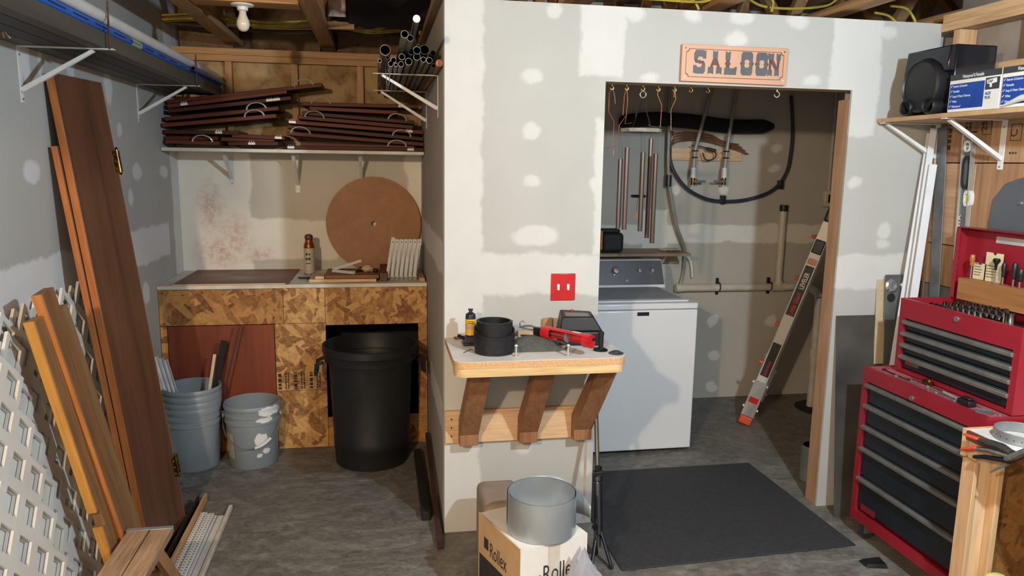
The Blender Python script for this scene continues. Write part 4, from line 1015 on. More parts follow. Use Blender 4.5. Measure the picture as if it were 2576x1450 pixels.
single('strap_loop', 'thin grey cord loop in front of the canvas bag', 'cord', MB().tube([(onb(1400, 880).x+.05*math.cos(q)*(1 if q < PI else .9), onb(1400, 880).y+.012+.035*math.sin(q), TZ+.006+.02*max(0, math.sin(q))) for q in [2*PI*k/20 for k in range(20)]], .004, 6, closed=True), mat('grey_cord', (88, 90, 84), .8))
# caulking gun
ga, gb = A(1352, 818, 'y', -.16), A(1484, 878, 'y', -.385)
ga = A(1368, 836, 'z', TZ+.066); gb = A(1487, 879, 'z', TZ+.034)
gd = gb-ga; gl = gd.length
cg = thing('caulking_gun', 'red caulking gun lying across the wall bench', 'caulking gun', frame(ga, x=gd, z=(0, 0, 1)))
def halfpipe(r, t0, t1, x0, x1, th=.0025, n=18):
    b = MB(); vv = []; ff = []
    for i in range(n+1):
        a = t0+(t1-t0)*i/n
        for rr_, x in ((r, x0), (r, x1), (r-th, x1), (r-th, x0)): vv.append((x, rr_*math.cos(a), rr_*math.sin(a)))
    for i in range(n):
        for k in range(4): ff.append((i*4+k, (i+1)*4+k, (i+1)*4+(k+1) % 4, i*4+(k+1) % 4))
    ff += [(0, 1, 2, 3), (n*4+3, n*4+2, n*4+1, n*4)]
    return b.add(vv, ff)
obj('barrel', halfpipe(.028, -.9, 2.3, .03, gl-.035), REDP, cg)
obj('barrel_ring', halfpipe(.0285, 0, 2*PI, -.0, .045, n=28), REDP, cg)
obj('barrel_ring', halfpipe(.0285, .5, 2*PI-.15, gl-.035, gl, n=28), REDP, cg)
obj('end_plate', MB().prism([(.027*math.cos(a), .027*math.sin(a)) for a in [.6+(2*PI-.9)*k/24 for k in range(25)]]+[(0.004, .006)], gl-.006, gl-.003, Matrix(((0, 0, 1, 0), (1, 0, 0, 0), (0, 1, 0, 0), (0, 0, 0, 1)))), REDP, cg)
obj('rod', MB().cyl((-.12, 0, 0), (gl*.5, 0, 0), .004, n=10), STEEL, cg)
obj('plunger', MB().cyl((gl*.5, 0, 0), (gl*.5+.004, 0, 0), .024, n=20), STEEL, cg)
obj('handle_body', MB().box(-.05, .0, -.012, .012, -.018, .016).hexa([(-.045, -.010, -.02), (-.01, -.010, -.02), (-.01, .010, -.02), (-.045, .010, -.02), (-.13, -.008, -.032), (-.11, -.008, -.040), (-.11, .008, -.040), (-.13, .008, -.032)]), DARKSTEEL, cg, bevel=.003)
obj('trigger', MB().tube([(-.03, 0, .010), (-.07, .004, .016), (-.11, .006, .010), (-.14, .006, -.002)], [.006, .0055, .005, .004], 8), STEEL, cg)
obj('hook', MB().tube([(-.118+.016*math.cos(q), 0, .014+.016*math.sin(q)) for q in [PI*(.1+1.1*k/10) for k in range(11)]], .003, 6), CHROME, cg)
obj('sticker', halfpipe(.0284, 1.2, 1.9, gl*.62, gl*.62+.04, .0003, 6), WHITEP, cg)
# black charger
cp = onb(1450, 872); cb = Vector((cp.x+.025, cp.y+.075, TZ))
cb.y = min(cb.y, -.095)
bc_ = thing('battery_charger', 'black boxy charger with grey label at the back of the wall bench', 'charger', TR(cb.x+.006, cb.y-.012, TZ, -.12) @ Matrix.Diagonal((1.14, 1.05, 1.2, 1)))
obj('lower_case', MB().box(-.085, .085, -.055, .07, .0005, .052), BLACK, bc_, bevel=.006)
obj('upper_case', MB().hexa([(-.085, -.055, .053), (.08, -.055, .053), (.08, .06, .053), (-.085, .06, .053), (-.075, -.045, .105), (.045, -.045, .105), (.045, .045, .112), (-.075, .045, .118)]), BLACK, bc_, bevel=.006)
obj('label', MB().hexa([(-.060, -.036, .1058), (.030, -.036, .1058), (.030, .01, .1095), (-.060, .01, .1118), (-.060, -.036, .1064), (.030, -.036, .1064), (.030, .01, .1101), (-.060, .01, .1124)]), mat('grey_label', (120, 118, 116), .5), bc_)
obj('red_button', MB().cyl((-.03, .028, .112), (-.03, .028, .119), .007, n=12), REDP, bc_)
obj('vent', MB().box(-.0862, -.0852, -.03, .03, .01, .04), DARKSTEEL, bc_)
single('tan_pad', 'tan leather scrap behind the black charger', 'pad', MB().box(cb.x-.13, cb.x-.085, -.02, -.012, TZ+.001, TZ+.085), mat('tan_leather', (170, 130, 98), .8), bevel=.003)
# bolts, knob, discs, wire
for x, y, lab in ((1298, 897, 'upright bolt beside the belt coil'), (1429, 896, 'upright bolt in front of the caulking gun')):
    q = onb(x, y); b = MB().lathe([(.009, 0.0005), (.009, .003), (.0045, .0035), (.004, .004), (.004, .042), (.0085, .0425), (.0085, .0445), (.006, .049), (0, .050)], 12, TR(q.x, q.y, TZ))
    single('carriage_bolt', 'small white metal '+lab, 'bolt', b, mat('zinc_white', (206, 204, 198), .35, .5), 'bolts standing on the wall bench')
q = onb(1513, 884)
kn = thing('threaded_stud', 'black threaded stud on a round base at the bench corner', 'stud', (q.x, q.y+.012, TZ))
obj('base', MB().lathe([(.03, .0005), (.031, .003), (.024, .008), (.015, .010), (.012, .014), (0, .014)], 28), BLACK, kn)
obj('stem', MB().lathe([(.0095, .0145), (.0105, .018), (.0105, .066), (.0125, .068), (.0125, .078), (.010, .081), (0, .082)], 20), BLACK, kn)
q = onb(1551, 890)
single('black_disc', 'flat black washer disc at the right corner of the bench', 'disc', MB().lathe([(.03, .0005), (.031, .003), (.026, .006), (.014, .007), (.014, .012), (.010, .013), (0, .013)], 28, TR(q.x-.002, q.y, TZ)), mat('worn_black', (66, 66, 68), .5))
q = onb(1172, 886)
single('brass_wire', 'bent brass wire bit in front of the belt coil', 'wire', MB().tube([q+Vector((-.012, -.02, .002)), q+Vector((.0, -.005, .003)), q+Vector((.022, .018, .007)), q+Vector((.032, .010, .004))], .0016, 6), BRASS)
single('pine_offcut', 'small pine offcut against the wall at the back of the bench', 'block', MB().box(.33, .40, -.03, -.008, TZ+.001, TZ+.03), PINEX, bevel=.001)
# ---- doorway hooks, copper wires, wind chime
HY = .055
def cup_hook(x, label, r=.008, m=BRASS):
    t = thing('cup_hook', label, 'hook', (x, HY, DH))
    obj('shank', MB().cyl((0, 0, .0), (0, 0, -.012), .0018, n=8).cyl((0, 0, -.008), (0, 0, -.010), .005, n=12), m, t)
    obj('hook', MB().tube([(0, 0, -.012)]+[(r*math.sin(a), 0, -.012-r+r*math.cos(a)) for a in [PI*1.5*k/10 for k in range(11)]], .0018 if r < .01 else .003, 6), m, t)
    t['group'] = 'hooks along the doorway header'
hx = [1540, 1577, 1618, 1657, 1698, 1739, 1782]; od = ['first', 'second', 'third', 'fourth', 'fifth', 'sixth', 'seventh']
for x, o_ in zip(hx, od): cup_hook(A(x, 208, 'y', HY).x, o_+' small brass hook from the left in the doorway header')
cup_hook(A(1955, 225, 'y', HY).x, 'large silver hook alone at the right of the doorway header', .013, CHROME)
wires = [([(1541, 222), (1533, 232), (1531, 280), (1545, 306), (1541, 370), (1518, 374), (1500, 372)], [(1541, 222), (1546, 240), (1548, 262)], 'leftmost bent copper wire hanging in the doorway'),
         ([(1577, 222), (1571, 240), (1567, 290), (1574, 292), (1558, 315), (1553, 362), (1543, 372), (1544, 396)], [(1577, 222), (1579, 250), (1576, 288), (1572, 312), (1590, 309)], 'second bent copper wire from the left in the doorway'),
         ([(1657, 222), (1654, 238), (1665, 265), (1661, 320), (1640, 318), (1631, 314)], [(1657, 222), (1660, 232)], 'bent copper wire hanging just right of the wind chime'),
         ([(1698, 222), (1700, 250), (1688, 276), (1688, 328), (1716, 332)], [(1698, 222), (1695, 245)], 'rightmost bent copper wire hanging in the doorway')]
for k, (a, b, lab) in enumerate(wires):
    yy = HY
    mb = MB().tube([A(x, y, 'y', yy) for x, y in a], .0015, 6).tube([A(x, y, 'y', yy) for x, y in b], .0014, 6)
    single('copper_wire_hook', lab, 'wire hook', mb, COPPER, 'copper wire hooks in the doorway')
CX = A(1618, 230, 'y', HY).x
wc = thing('wind_chime', 'bronze wind chime with five tubes hanging in the doorway', 'wind chime', (CX, HY, 1.30))
def wz(px, py): return A(px, py, 'y', HY).z
zr = wz(1618, 238); zd = wz(1612, 328)
wpart(wc, 'ring', MB().tube([(CX+.014*math.cos(q), HY, zr+.014*math.sin(q)) for q in [2*PI*k/20 for k in range(20)]], .0028, 8, closed=True), STEEL)
DRIFT = mat('driftwood_grey', (150, 146, 138), .8, c2=(108, 104, 98), scale=25)
n_ = 28; oc = [(CX-.004+.092*math.cos(2*PI*k/n_)*(1+.05*math.sin(k*1.9)), HY+.085*math.sin(2*PI*k/n_)*(1+.05*math.sin(k*2.3))) for k in range(n_)]
wpart(wc, 'top_disc', MB().prism(oc, zd-.010, zd+.008), DRIFT, bevel=.004)
BRZ = mat('bronze_tube', (104, 92, 86), .35, .6, c2=(82, 72, 68), scale=6, stretch=(1, 1, .1))
tub = [(1561, 400, 575, -.02), (1578, 371, 578, -.05), (1618, 384, 582, -.06), (1638, 349, 599, .04), (1650, 387, 612, -.03)]
for px, y0_, y1_, dy in tub:
    x = A(px, (y0_), 'y', HY+dy).x; za = A(px, y0_, 'y', HY+dy).z; zb_ = A(px-8, y1_, 'y', HY+dy).z
    tp = wpart(wc, 'chime_tube', MB().pipe((x, HY+dy, zb_), (x, HY+dy, za), .0105, .0015, 16), BRZ)
    wsub(wc, tp, 'cord', MB().cyl((x-.006, HY+dy, za-.004), (x-.006, HY+dy, zd-.01), .0008, n=5).cyl((x+.006, HY+dy, za-.004), (x+.006, HY+dy, zd-.01), .0008, n=5), BLACK)
for a in (0, 1, 2, 3):
    q = 2*PI*a/4+.5
    wpart(wc, 'hanging_cord', MB().cyl((CX, HY, zr-.014), (CX+.06*math.cos(q), HY+.055*math.sin(q), zd+.008), .0013, n=5), BLACK)
wpart(wc, 'clip', MB().tube([(CX-.004, HY, zr-.018), (CX-.022, HY, zr-.062), (CX-.034, HY-.006, zr-.10)], [.002, .004, .003], 6), BLACK)
zs = wz(1606, 494)
wpart(wc, 'striker', MB().lathe([(.0, -.006), (.03, -.006), (.038, 0), (.03, .006), (0, .006)], 24, TR(CX-.002, HY, zs)), DARKSTEEL)
wpart(wc, 'striker_cord', MB().cyl((CX, HY, zs+.006), (CX, HY, zd-.01), .001, n=5).cyl((CX-.004, HY, zs-.006), (CX-.010, HY-.004, zs-.07), .001, n=5), BLACK)
wpart(wc, 'wind_sail', MB().hexa([(CX-.018, HY-.004, zs-.10), (CX-.004, HY-.004, zs-.10), (CX-.004, HY-.002, zs-.10), (CX-.018, HY-.002, zs-.10), (CX-.014, HY-.004, zs-.066), (CX-.006, HY-.004, zs-.066), (CX-.006, HY-.002, zs-.066), (CX-.014, HY-.002, zs-.066)]), mat('sail_wood', (176, 150, 120), .7))

# ================================================================== laundry room
ENAM = mat('washer_white', (222, 226, 230), .25, c2=(218, 222, 226), scale=2)
CONS = mat('console_grey', (104, 106, 112), .35, .5, c2=(92, 94, 100), scale=2)
LIDG = mat('lid_grey', (168, 172, 178), .25, c2=(158, 162, 168))
wx0, wx1, wy0, wy1 = .865, 1.563, .80, 1.46
wm = thing('washing_machine', 'white top-loading washing machine with grey control panel', 'washing machine', ((wx0+wx1)/2, 1.13, 0))
wpart(wm, 'cabinet', MB().box(wx0, wx1, wy0, wy1, .022, .878), ENAM, bevel=.008)
wpart(wm, 'deck', MB().box(wx0, wx1, wy0-.003, wy1, .881, .918), ENAM, bevel=.008)
ld_ = wpart(wm, 'lid', MB().box(wx0+.05, wx1-.045, wy0+.035, wy1-.16, .919, .930), ENAM, bevel=.004)
wsub(wm, ld_, 'lid_window', MB().box(wx0+.075, wx1-.07, wy0+.06, wy1-.17, .9305, .934), LIDG, bevel=.002)
co_ = wpart(wm, 'console', MB().hexa([(wx0+.004, 1.33, .919), (wx1+.005, 1.33, .919), (wx1+.005, 1.462, .919), (wx0+.004, 1.462, .919), (wx0+.004, 1.395, 1.098), (wx1-.005, 1.395, 1.098), (wx1-.005, 1.458, 1.098), (wx0+.004, 1.458, 1.098)]), ENAM, bevel=.006)
def cfc(x, s): return Vector((x, 1.33+.065*s-.0015, .919+.179*s))
cn = Vector((0, -.94, .34))
a0, a1, b1, b0 = cfc(wx0+.01, .12), cfc(wx1-.004, .12), cfc(wx1-.012, .97), cfc(wx0+.01, .97)
wsub(wm, co_, 'control_panel', MB().hexa([a0, a1, b1, b0, a0+cn*.004, a1+cn*.004, b1+cn*.004, b0+cn*.004]), CONS, bevel=.001)
for px, py, r in ((1548, 683, .030), (1608, 681, .022), (1640, 681, .022), (1455, 683, .022)):
    x = A(px, py, 'y', 1.365).x; c = cfc(x, .60)
    M = frame(c+cn*.004, z=cn, x=(1, 0, 0))
    kb = wpart(wm, 'knob', MB().lathe([(r, 0), (r, .006), (r*.78, .010), (r*.72, .024), (r*.6, .028), (0, .029)], 28, M), CHROME)
for k in range(7):
    c = cfc(1.08+.014*k, .20); wpart(wm, 'indicator', MB().cyl(c+cn*.004, c+cn*.005, .0018, n=8), BLACK)
c = cfc(A(1577, 705, 'y', 1.34).x, .26); wpart(wm, 'start_button', MB().cyl(c+cn*.004, c+cn*.008, .008, n=14), CHROME)
bp_ = A(1618, 790, 'y', wy0)
wpart(wm, 'badge', MB().box(bp_.x-.036, bp_.x+.036, wy0-.003, wy0-.0005, bp_.z-.012, bp_.z+.010), NAVY, bevel=.001)
for x in (wx0+.05, wx1-.05):
    for y in (wy0+.05, wy1-.05): wpart(wm, 'foot', MB().cyl((x, y, 0), (x, y, .0215), .02, n=12), RUBBER)
# shelf over washer
LSZ = 1.128
single('laundry_shelf', 'tan particle-board shelf over the washing machine', 'shelf', MB().box(.45, 1.795, 1.47, YL-.002, LSZ-.019, LSZ), mat('shelf_tan', (150, 124, 100), .6, c2=(136, 108, 84)), bevel=.001)
bracket((1.66, YL, LSZ-.0195), (0, -1, 0), .27, .20, 'white bracket under the shelf over the washing machine', None)
pc = thing('tool_pouch', 'black padded pouch with tan strap on the shelf over the washer', 'pouch', (A(1535, 634, 'z', LSZ).x, 1.57, LSZ))
obj('pouch', MB().box(-.075, .075, -.05, .05, .001, .135), mat('black_nylon', (26, 27, 30), .7, scale=60), pc, bevel=.028, seg=4)
obj('flap', MB().box(-.085, .045, -.053, .04, .136, .16), mat('black_nylon2', (32, 33, 36), .7), pc, bevel=.01)
obj('strap', MB().box(-.09, -.076, -.052, .03, .02, .15), mat('tan_strap', (176, 122, 62), .6), pc, bevel=.004)
single('crumpled_paper', 'small crumpled pale paper at the end of the laundry shelf', 'paper', crumple(1.70, 1.62, LSZ+.001, .07, .05, .010, 21), mat('pale_paper', (196, 190, 172), .9))
single('copper_wire_bit', 'bit of copper wire lying on the laundry shelf edge', 'wire', MB().tube([(1.20, 1.475, LSZ+.003), (1.26, 1.474, LSZ+.004), (1.28, 1.4695, LSZ-.004), (1.30, 1.469, LSZ-.012)], .002, 6), COPPER)
# plumbing
HOSE = mat('grey_supply_pipe', (150, 148, 140), .4, c2=(132, 130, 122))
def W2(px, py, y=1.75): return A(px, py, 'y', y)
vb = thing('valve_board', 'pine board on the laundry wall carrying the supply pipes', 'board', W2(1780, 405, 1.78))
pa, pb = A(1690, 372, 'y', 1.772), A(1866, 406, 'y', 1.772)
wpart(vb, 'board', MB().box(pa.x, pb.x, 1.770, YL-.001, pb.z, pa.z), PINEX, bevel=.002)
for k, (top, mid, val, s) in enumerate((((1806, 215), (1748, 380), (1743, 455), 1), ((1860, 215), (1828, 380), (1821, 455), -1))):
    t = thing('supply_pipe', ['left', 'right'][k]+' grey water supply pipe with lever valve in the laundry room', 'water pipe', W2(*val), 'water supply pipes with valves')
    a, m_, v = W2(*top, 1.69), W2(*mid, 1.69), W2(*val, 1.69)
    a.z = 2.42; 
    wpart(t, 'pipe', MB().tube([a, a.lerp(m_, .5)+Vector((0, 0, 0)), m_, v+Vector((0, 0, .075))], .013, 10), HOSE)
    wpart(t, 'sleeve', MB().cyl(v+Vector((0, 0, .02)), v+Vector((0, 0, .09)), .020, .017, n=14), WHITEP)
    vv = wpart(t, 'valve', MB().cyl(v+Vector((0, 0, -.03)), v+Vector((0, 0, .02)), .014, n=12).cyl(v, v+Vector((.03*s, -.01, 0)), .010, n=10), BRASS)
    wsub(t, vv, 'lever', MB().box(min(v.x, v.x+.085*s), max(v.x, v.x+.085*s), v.y-.022, v.y-.017, v.z-.012, v.z+.004), STEEL)
    for dz in (.11, .145): wpart(t, 'clamp', MB().tube([(m_.x-.02*0+v.x-m_.x+.004+.020*math.cos(q), 1.69+.018*math.sin(q), pa.z-.02-(.045 if dz < .12 else 0)) for q in [2*PI*i/14 for i in range(14)]], .004, 6, closed=True), BLACK)
def smooth(pts, n=6):
    P_ = [Vector(p) for p in pts]; out = []
    for i in range(len(P_)-1):
        a = P_[max(i-1, 0)]; b = P_[i]; c = P_[i+1]; d = P_[min(i+2, len(P_)-1)]
        for k in range(n):
            t = k/n; out.append(.5*((2*b)+(c-a)*t+(2*a-5*b+4*c-d)*t*t+(3*b-a-3*c+d)*t**3))
    return out+[P_[-1]]
for k in range(4):
    dz = .012*k
    single('copper_tube', ['lowest', 'second', 'third', 'top'][k]+' copper tube lying across the valve board', 'copper tube', MB().tube(smooth([W2(1678+3*k, 378-6*k, 1.745), W2(1704, 356-7*k, 1.74), W2(1760+6*k, 352-5*k, 1.735), W2(1820, 366-9*k+2*k*k, 1.735), W2(1882-8*k, 388-8*k, 1.74)]), .0055, 8), COPPER, 'copper tubes over the valve board')
single('grey_plug_cable', 'grey cable with plug looped over the valve board', 'cable', MB().tube(smooth([W2(1740, 366, 1.70), W2(1775, 372, 1.70), W2(1800, 385, 1.70), W2(1795, 400, 1.70), W2(1775, 402, 1.70), W2(1768, 385, 1.70)]), .005, 6).cyl(W2(1778, 374, 1.695), W2(1800, 380, 1.695), .012, n=8), CABG)
single('black_hose_roll', 'long black rolled hose bundle on the laundry wall above the copper tubes', 'hose', MB().tube(smooth([W2(1560, 308, 1.735), W2(1650, 300, 1.735), W2(1740, 306, 1.735), W2(1840, 318, 1.735), W2(1945, 318, 1.735)]), [.03]+[.05]*22+[.035, .02], 14), BLACKM)
LOOP = mat('black_drain_hose', (52, 58, 68), .45, c2=(40, 44, 52))
dh = thing('drain_hose', 'black drain hose hanging in a loop on the laundry wall', 'hose', W2(1820, 505))
wpart(dh, 'hose', MB().tube(smooth([W2(1690, 330), W2(1684, 380), W2(1692, 425), W2(1725, 472), W2(1775, 500), W2(1830, 507), W2(1890, 500), W2(1945, 478), W2(1978, 435), W2(1990, 380), W2(1994, 320), W2(1990, 240)], 8), .0125, 10), LOOP)
for x, y in ((1820, 503), (1965, 465)):
    q = W2(x, y); wpart(dh, 'clip', MB().box(q.x-.012, q.x+.012, 1.735, YL-.002, q.z-.03, q.z+.03), BLACK, bevel=.002)
sh = thing('washer_hose', 'grey flexible hose running down beside the washer shelf', 'hose', W2(1700, 600))
wpart(sh, 'hose', MB().tube(smooth([W2(1684, 215, 1.72), W2(1683, 330, 1.72), W2(1682, 440, 1.72), W2(1700, 560, 1.72), W2(1722, 628, 1.74), W2(1718, 690, 1.76), W2(1708, 720, 1.76)], 8), .0115, 8), HOSE)
q = W2(1682, 455, 1.72); wpart(sh, 'coupling', MB().cyl((q.x, q.y, q.z-.04), (q.x, q.y, q.z+.04), .02, n=10), DARKSTEEL)
wpart(sh, 'tail', MB().tube(smooth([W2(1724, 640, 1.77), W2(1738, 660, 1.76), W2(1742, 698, 1.76)], 5), .0105, 8), WHITEP)
PVC = mat('pvc_white', (206, 200, 186), .4, c2=(190, 182, 166))
dr = thing('drain_pipe', 'white horizontal drain pipe with standpipe and black cap in the laundry', 'drain pipe', W2(1850, 725))
pl_, pr2 = W2(1703, 725), W2(2042, 721)
wpart(dr, 'run', MB().cyl(pl_, pr2, .027, n=16), PVC)
wpart(dr, 'end_cap', MB().cyl(pl_+Vector((-.012, 0, 0)), pl_+Vector((.04, 0, 0)), .031, n=16), PVC)
s_t, s_b = W2(1968, 530), W2(1957, 722)
sx_ = s_b.x
wpart(dr, 'standpipe', MB().cyl((sx_, 1.75, s_b.z), (sx_, 1.75, s_t.z), .025, n=16), PVC)
wpart(dr, 'tee', MB().cyl((sx_-.05, 1.75, s_b.z), (sx_+.05, 1.75, s_b.z), .033, n=16).cyl((sx_, 1.75, s_b.z), (sx_, 1.75, s_b.z+.05), .033, n=16), PVC)
wpart(dr, 'cap', MB().cyl((sx_, 1.75, s_t.z-.005), (sx_, 1.75, s_t.z+.04), .029, n=16), BLACK)
for x, y in ((1808, 722), (1937, 720)):
    q = W2(x, y); wpart(dr, 'strap', MB().tube([(q.x, 1.75+.030*math.cos(a), q.z+.030*math.sin(a)) for a in [2*PI*k/16 for k in range(16)]], .005, 6, closed=True).box(q.x-.008, q.x+.008, 1.77, YL-.001, q.z-.06, q.z+.06), BLACK)
vx = A(2046, 745, 'y', 1.60)
dp_ = thing('sump_pipe', 'white vertical discharge pipe rising from the sump pit', 'pipe', (2.775, 1.50, 0))
wpart(dp_, 'pipe', MB().cyl((2.79, 1.50, -.3), (2.79, 1.50, .80), .026, n=14), PVC)
wpart(dp_, 'coupling', MB().cyl((2.79, 1.50, .36), (2.79, 1.50, .43), .034, n=14), PVC)
wpart(dp_, 'elbow', MB().tube(smooth([(2.79, 1.50, .80), (2.79, 1.53, .835), (2.80, 1.60, .842), (2.81, 1.75, .842)]), .028, 12), PVC)
ob_ = A(2085, 500, 'y', 1.76)
ou = thing('outlet_box', 'white outlet box with conduit on the laundry wall', 'outlet', (ob_.x, YL-.02, ob_.z))
wpart(ou, 'box', MB().box(ob_.x-.04, ob_.x+.04, 1.745, YL-.001, ob_.z-.058, ob_.z+.058), PVC, bevel=.004)
wpart(ou, 'receptacle', MB().box(ob_.x-.014, ob_.x+.014, 1.742, 1.7449, ob_.z-.03, ob_.z+.03), BLACK)
wpart(ou, 'conduit', MB().cyl((ob_.x, 1.772, ob_.z+.0585), (ob_.x, 1.772, 2.4), .009, n=10), PVC)
# ladder
LADW = mat('ladder_rail', (206, 202, 194), .4, .2, c2=(192, 188, 180), scale=4)
ORG = mat('orange_plastic', (226, 86, 52), .45)
foot = Vector((2.115, 1.19, .0)); hdir = Vector((.80, -.60, 0))
best = None
for k in range(200):
    kk = .02+.005*k; pt = A(2066, 610, 'x', foot.x+hdir.x*kk)
    e = abs(pt.y-(foot.y+hdir.y*kk))
    if best is None or e < best[0]: best = (e, pt)
top = best[1]; ldz = (top-foot).normalized()
wdr = Vector((-hdir.y, hdir.x, 0)).normalized()      # ladder width, going away from the viewer
ML = frame(foot+Vector((0, 0, .012)), z=ldz, y=wdr)
la = thing('folding_ladder', 'folded aluminium ladder with orange feet leaning in the laundry room', 'ladder', ML)
LL = (top-foot).length+.12
for y in (0, .40):
    r_ = obj('rail', MB().box(-.036, .036, y-.012, y+.012, .06, LL), LADW, la, bevel=.004)
    obj('foot', MB().box(-.04, .04, y-.02, y+.02, -.0, .055), ORG, la, bevel=.006, label='orange rubber foot')
    obj('lower_rail', MB().box(-.042, .042, y-.0155, y-.0125, .06, .32), ALU, la)
    for z in (.12, .30):
        for sx in (-1, 1): obj('rivet', MB().cyl((sx*.042, y-.012, z), (sx*.052, y-.012, z), .008, n=10), WHITE, la)
obj('red_band', MB().box(-.030, .030, -.0175, -.0158, .16, .20), REDP, la)
for z in (.42, .70, 1.02, 1.30):
    obj('rung', MB().cyl((0, .0125, z), (0, .3875, z), .014, n=10), ALU, la)
    obj('rung_lock', MB().cyl((-.037, -.0, z+.02), (-.062, 0, z+.02), .014, .010, n=10), ORG, la, label='orange rung lock knob')
LBK = mat('ladder_label_black', (34, 34, 36), .5)
def lab(z0_, z1_, m): return obj('label', MB().box(-.027, .027, -.0135, -.0121, z0_, z1_), m, la)
lab(.36, .60, LBK); lab(.80, 1.14, LBK); lab(1.15, 1.19, mat('label_pink', (204, 140, 124), .5))
MT = Matrix.Translation((.012, -.0137, .0)) @ Matrix(((0, -1, 0, 0), (0, 0, -1, 0), (1, 0, 0, 0), (0, 0, 0, 1)))
text('Little Giant', .040, Matrix.Translation((.014, -.0138, .805)) @ Matrix(((0, -1, 0, 0), (0, 0, -1, 0), (1, 0, 0, 0), (0, 0, 0, 1))), REDP, la, 'lettering', .0004, sx=.85, bold=.001)
text('LEVELER', .040, Matrix.Translation((.014, -.0138, .985)) @ Matrix(((0, -1, 0, 0), (0, 0, -1, 0), (1, 0, 0, 0), (0, 0, 0, 1))), WHITE, la, 'lettering', .0004, sx=.75, bold=.001)
dashes(.10, .026, Matrix.Translation((.010, -.0138, .37)) @ Matrix(((0, -1, 0, 0), (0, 0, -1, 0), (1, 0, 0, 0), (0, 0, 0, 1))), REDP, la, 1)
obj('hinge_cover', MB().box(-.030, .030, -.024, -.0121, 1.225, 1.315), BLACK, la, bevel=.012, seg=3)
obj('hinge_arm', MB().box(-.034, .034, -.02, .02, LL+.001, LL+.10), BLACK, la, bevel=.01)
g_ = A(2028, 1222, 'z', 0)
single('grey_pipe_stub', 'short grey pipe standing on the floor just behind the door jamb', 'pipe', MB().pipe((2.065, .31, .001), (2.065, .31, .20), .062, .006, 28), mat('grey_pvc', (112, 118, 122), .45))
# floor mat
single('floor_mat', 'dark grey rubber mat lying in the doorway', 'mat', MB().prism([(.716, -.448), (1.852, -.402), (1.822, .565), (.716, .567)], .001, .008), mat('mat_rubber', (54, 55, 59), .8, c2=(44, 45, 49), scale=70, bump=.25), bevel=.003)
# ================================================================== carton, flashing coil and folded stand by the doorway
BZ = .35
f_, a_, r_ = A(1310, 1388, 'z', BZ), A(1233, 1285, 'z', BZ), A(1478, 1342, 'z', BZ)
xd = (r_-f_).normalized(); yd = Vector((-xd.y, xd.x, 0)); LX = (r_-f_).length; LY = max((a_-f_).dot(yd), .30)
MBX = frame((f_.x, f_.y, 0), x=xd, y=yd)
CART = mat('white_carton', (222, 220, 214), .75, c2=(212, 208, 200), scale=6)
KRAFT = mat('kraft_carton', (196, 164, 124), .85, c2=(184, 150, 110), scale=8)
bxr = thing('cardboard_carton', 'white cardboard carton under the metal coil', 'box', MBX)
obj('front_wall', MB().box(0, LX, 0, .004, .001, BZ), CART, bxr)
obj('side_wall', MB().box(-.0005, .0035, .0042, LY, .001, BZ+.004), KRAFT, bxr)
obj('side_wall', MB().box(LX-.004, LX, .0042, LY, .001, BZ), CART, bxr)
obj('back_wall', MB().box(.004, LX-.0042, LY-.004, LY, .001, BZ), CART, bxr)
obj('top_flap', MB().box(.004, LX-.0042, .0042, LY/2-.002, BZ-.005, BZ-.001), CART, bxr)
obj('top_flap', MB().box(.004, LX-.0042, LY/2+.002, LY-.0042, BZ-.005, BZ-.001), CART, bxr)
obj('tape', MB().box(LX*.40, LX*.58, -.0008, -.0001, BZ-.14, BZ), mat('clear_tape', (206, 198, 186), .3), bxr)
MF = Matrix(((1, 0, 0, 0), (0, 0, -1, -.0006), (0, 1, 0, 0), (0, 0, 0, 1)))
obj('print_mark', MB().box(.045, .085, -.0006, -.0001, BZ-.155, BZ-.115), INK, bxr)
text('Rollex', .10, Matrix.Translation((.092, 0, BZ-.150)) @ MF, INK, bxr, 'lettering', .0003, sx=.62)
MSD = Matrix(((0, 0, -1, -.0011), (-1, 0, 0, 0), (0, 1, 0, 0), (0, 0, 0, 1)))   # on the left side, reading towards the front
obj('print_mark', MB().box(-.0013, -.0006, LY-.085, LY-.05, BZ-.12, BZ-.075), INK, bxr)
text('Rollex', .085, Matrix.Translation((0, LY-.095, BZ-.135)) @ MSD, INK, bxr, 'lettering', .0003, sx=.62)
obj('print_band', MB().box(-.0013, -.0006, .05, LY-.01, BZ-.27, BZ-.16), INK, bxr)
cc = A(1361, 1330, 'z', BZ); 
fc = thing('metal_flashing_coil', 'roll of galvanized sheet flashing standing on the white carton', 'metal coil', (cc.x, cc.y, BZ+.001))
RC, HCOIL = .132, .148
obj('coil', ribbon(RC-.012, RC, PI*.9, PI*.9+4*PI, .0, HCOIL, .0012, 120), GALV, fc)
tail = MB(); vv = []; ff = []
pts = []
for i in range(25):
    f = i/24; a = PI*.62-f*PI*.62; 
    r = RC+.002+.055*max(0, f-.15)**1.1*1.25
    pts.append((r*math.cos(a)+.0, r*math.sin(a), f))
for (x, y, f) in pts:
    zt_ = HCOIL-.085*max(0, f-.45)**1.4*2.1; zb_ = .0+.05*max(0, f-.5)
    vv += [(x, y, zb_), (x, y, zt_)]
for i in range(24): ff.append((i*2, i*2+2, i*2+3, i*2+1))
tail.add(vv, ff)
to = obj('loose_end', tail, GALV, fc); so = to.modifiers.new('solid', 'SOLIDIFY'); so.thickness = .001
obj('inner_paper', MB().lathe([(RC-.016, .001), (RC-.016, .006), (0, .006)], 40), CART, fc)
p = A(1256, 1300, 'z', .33)
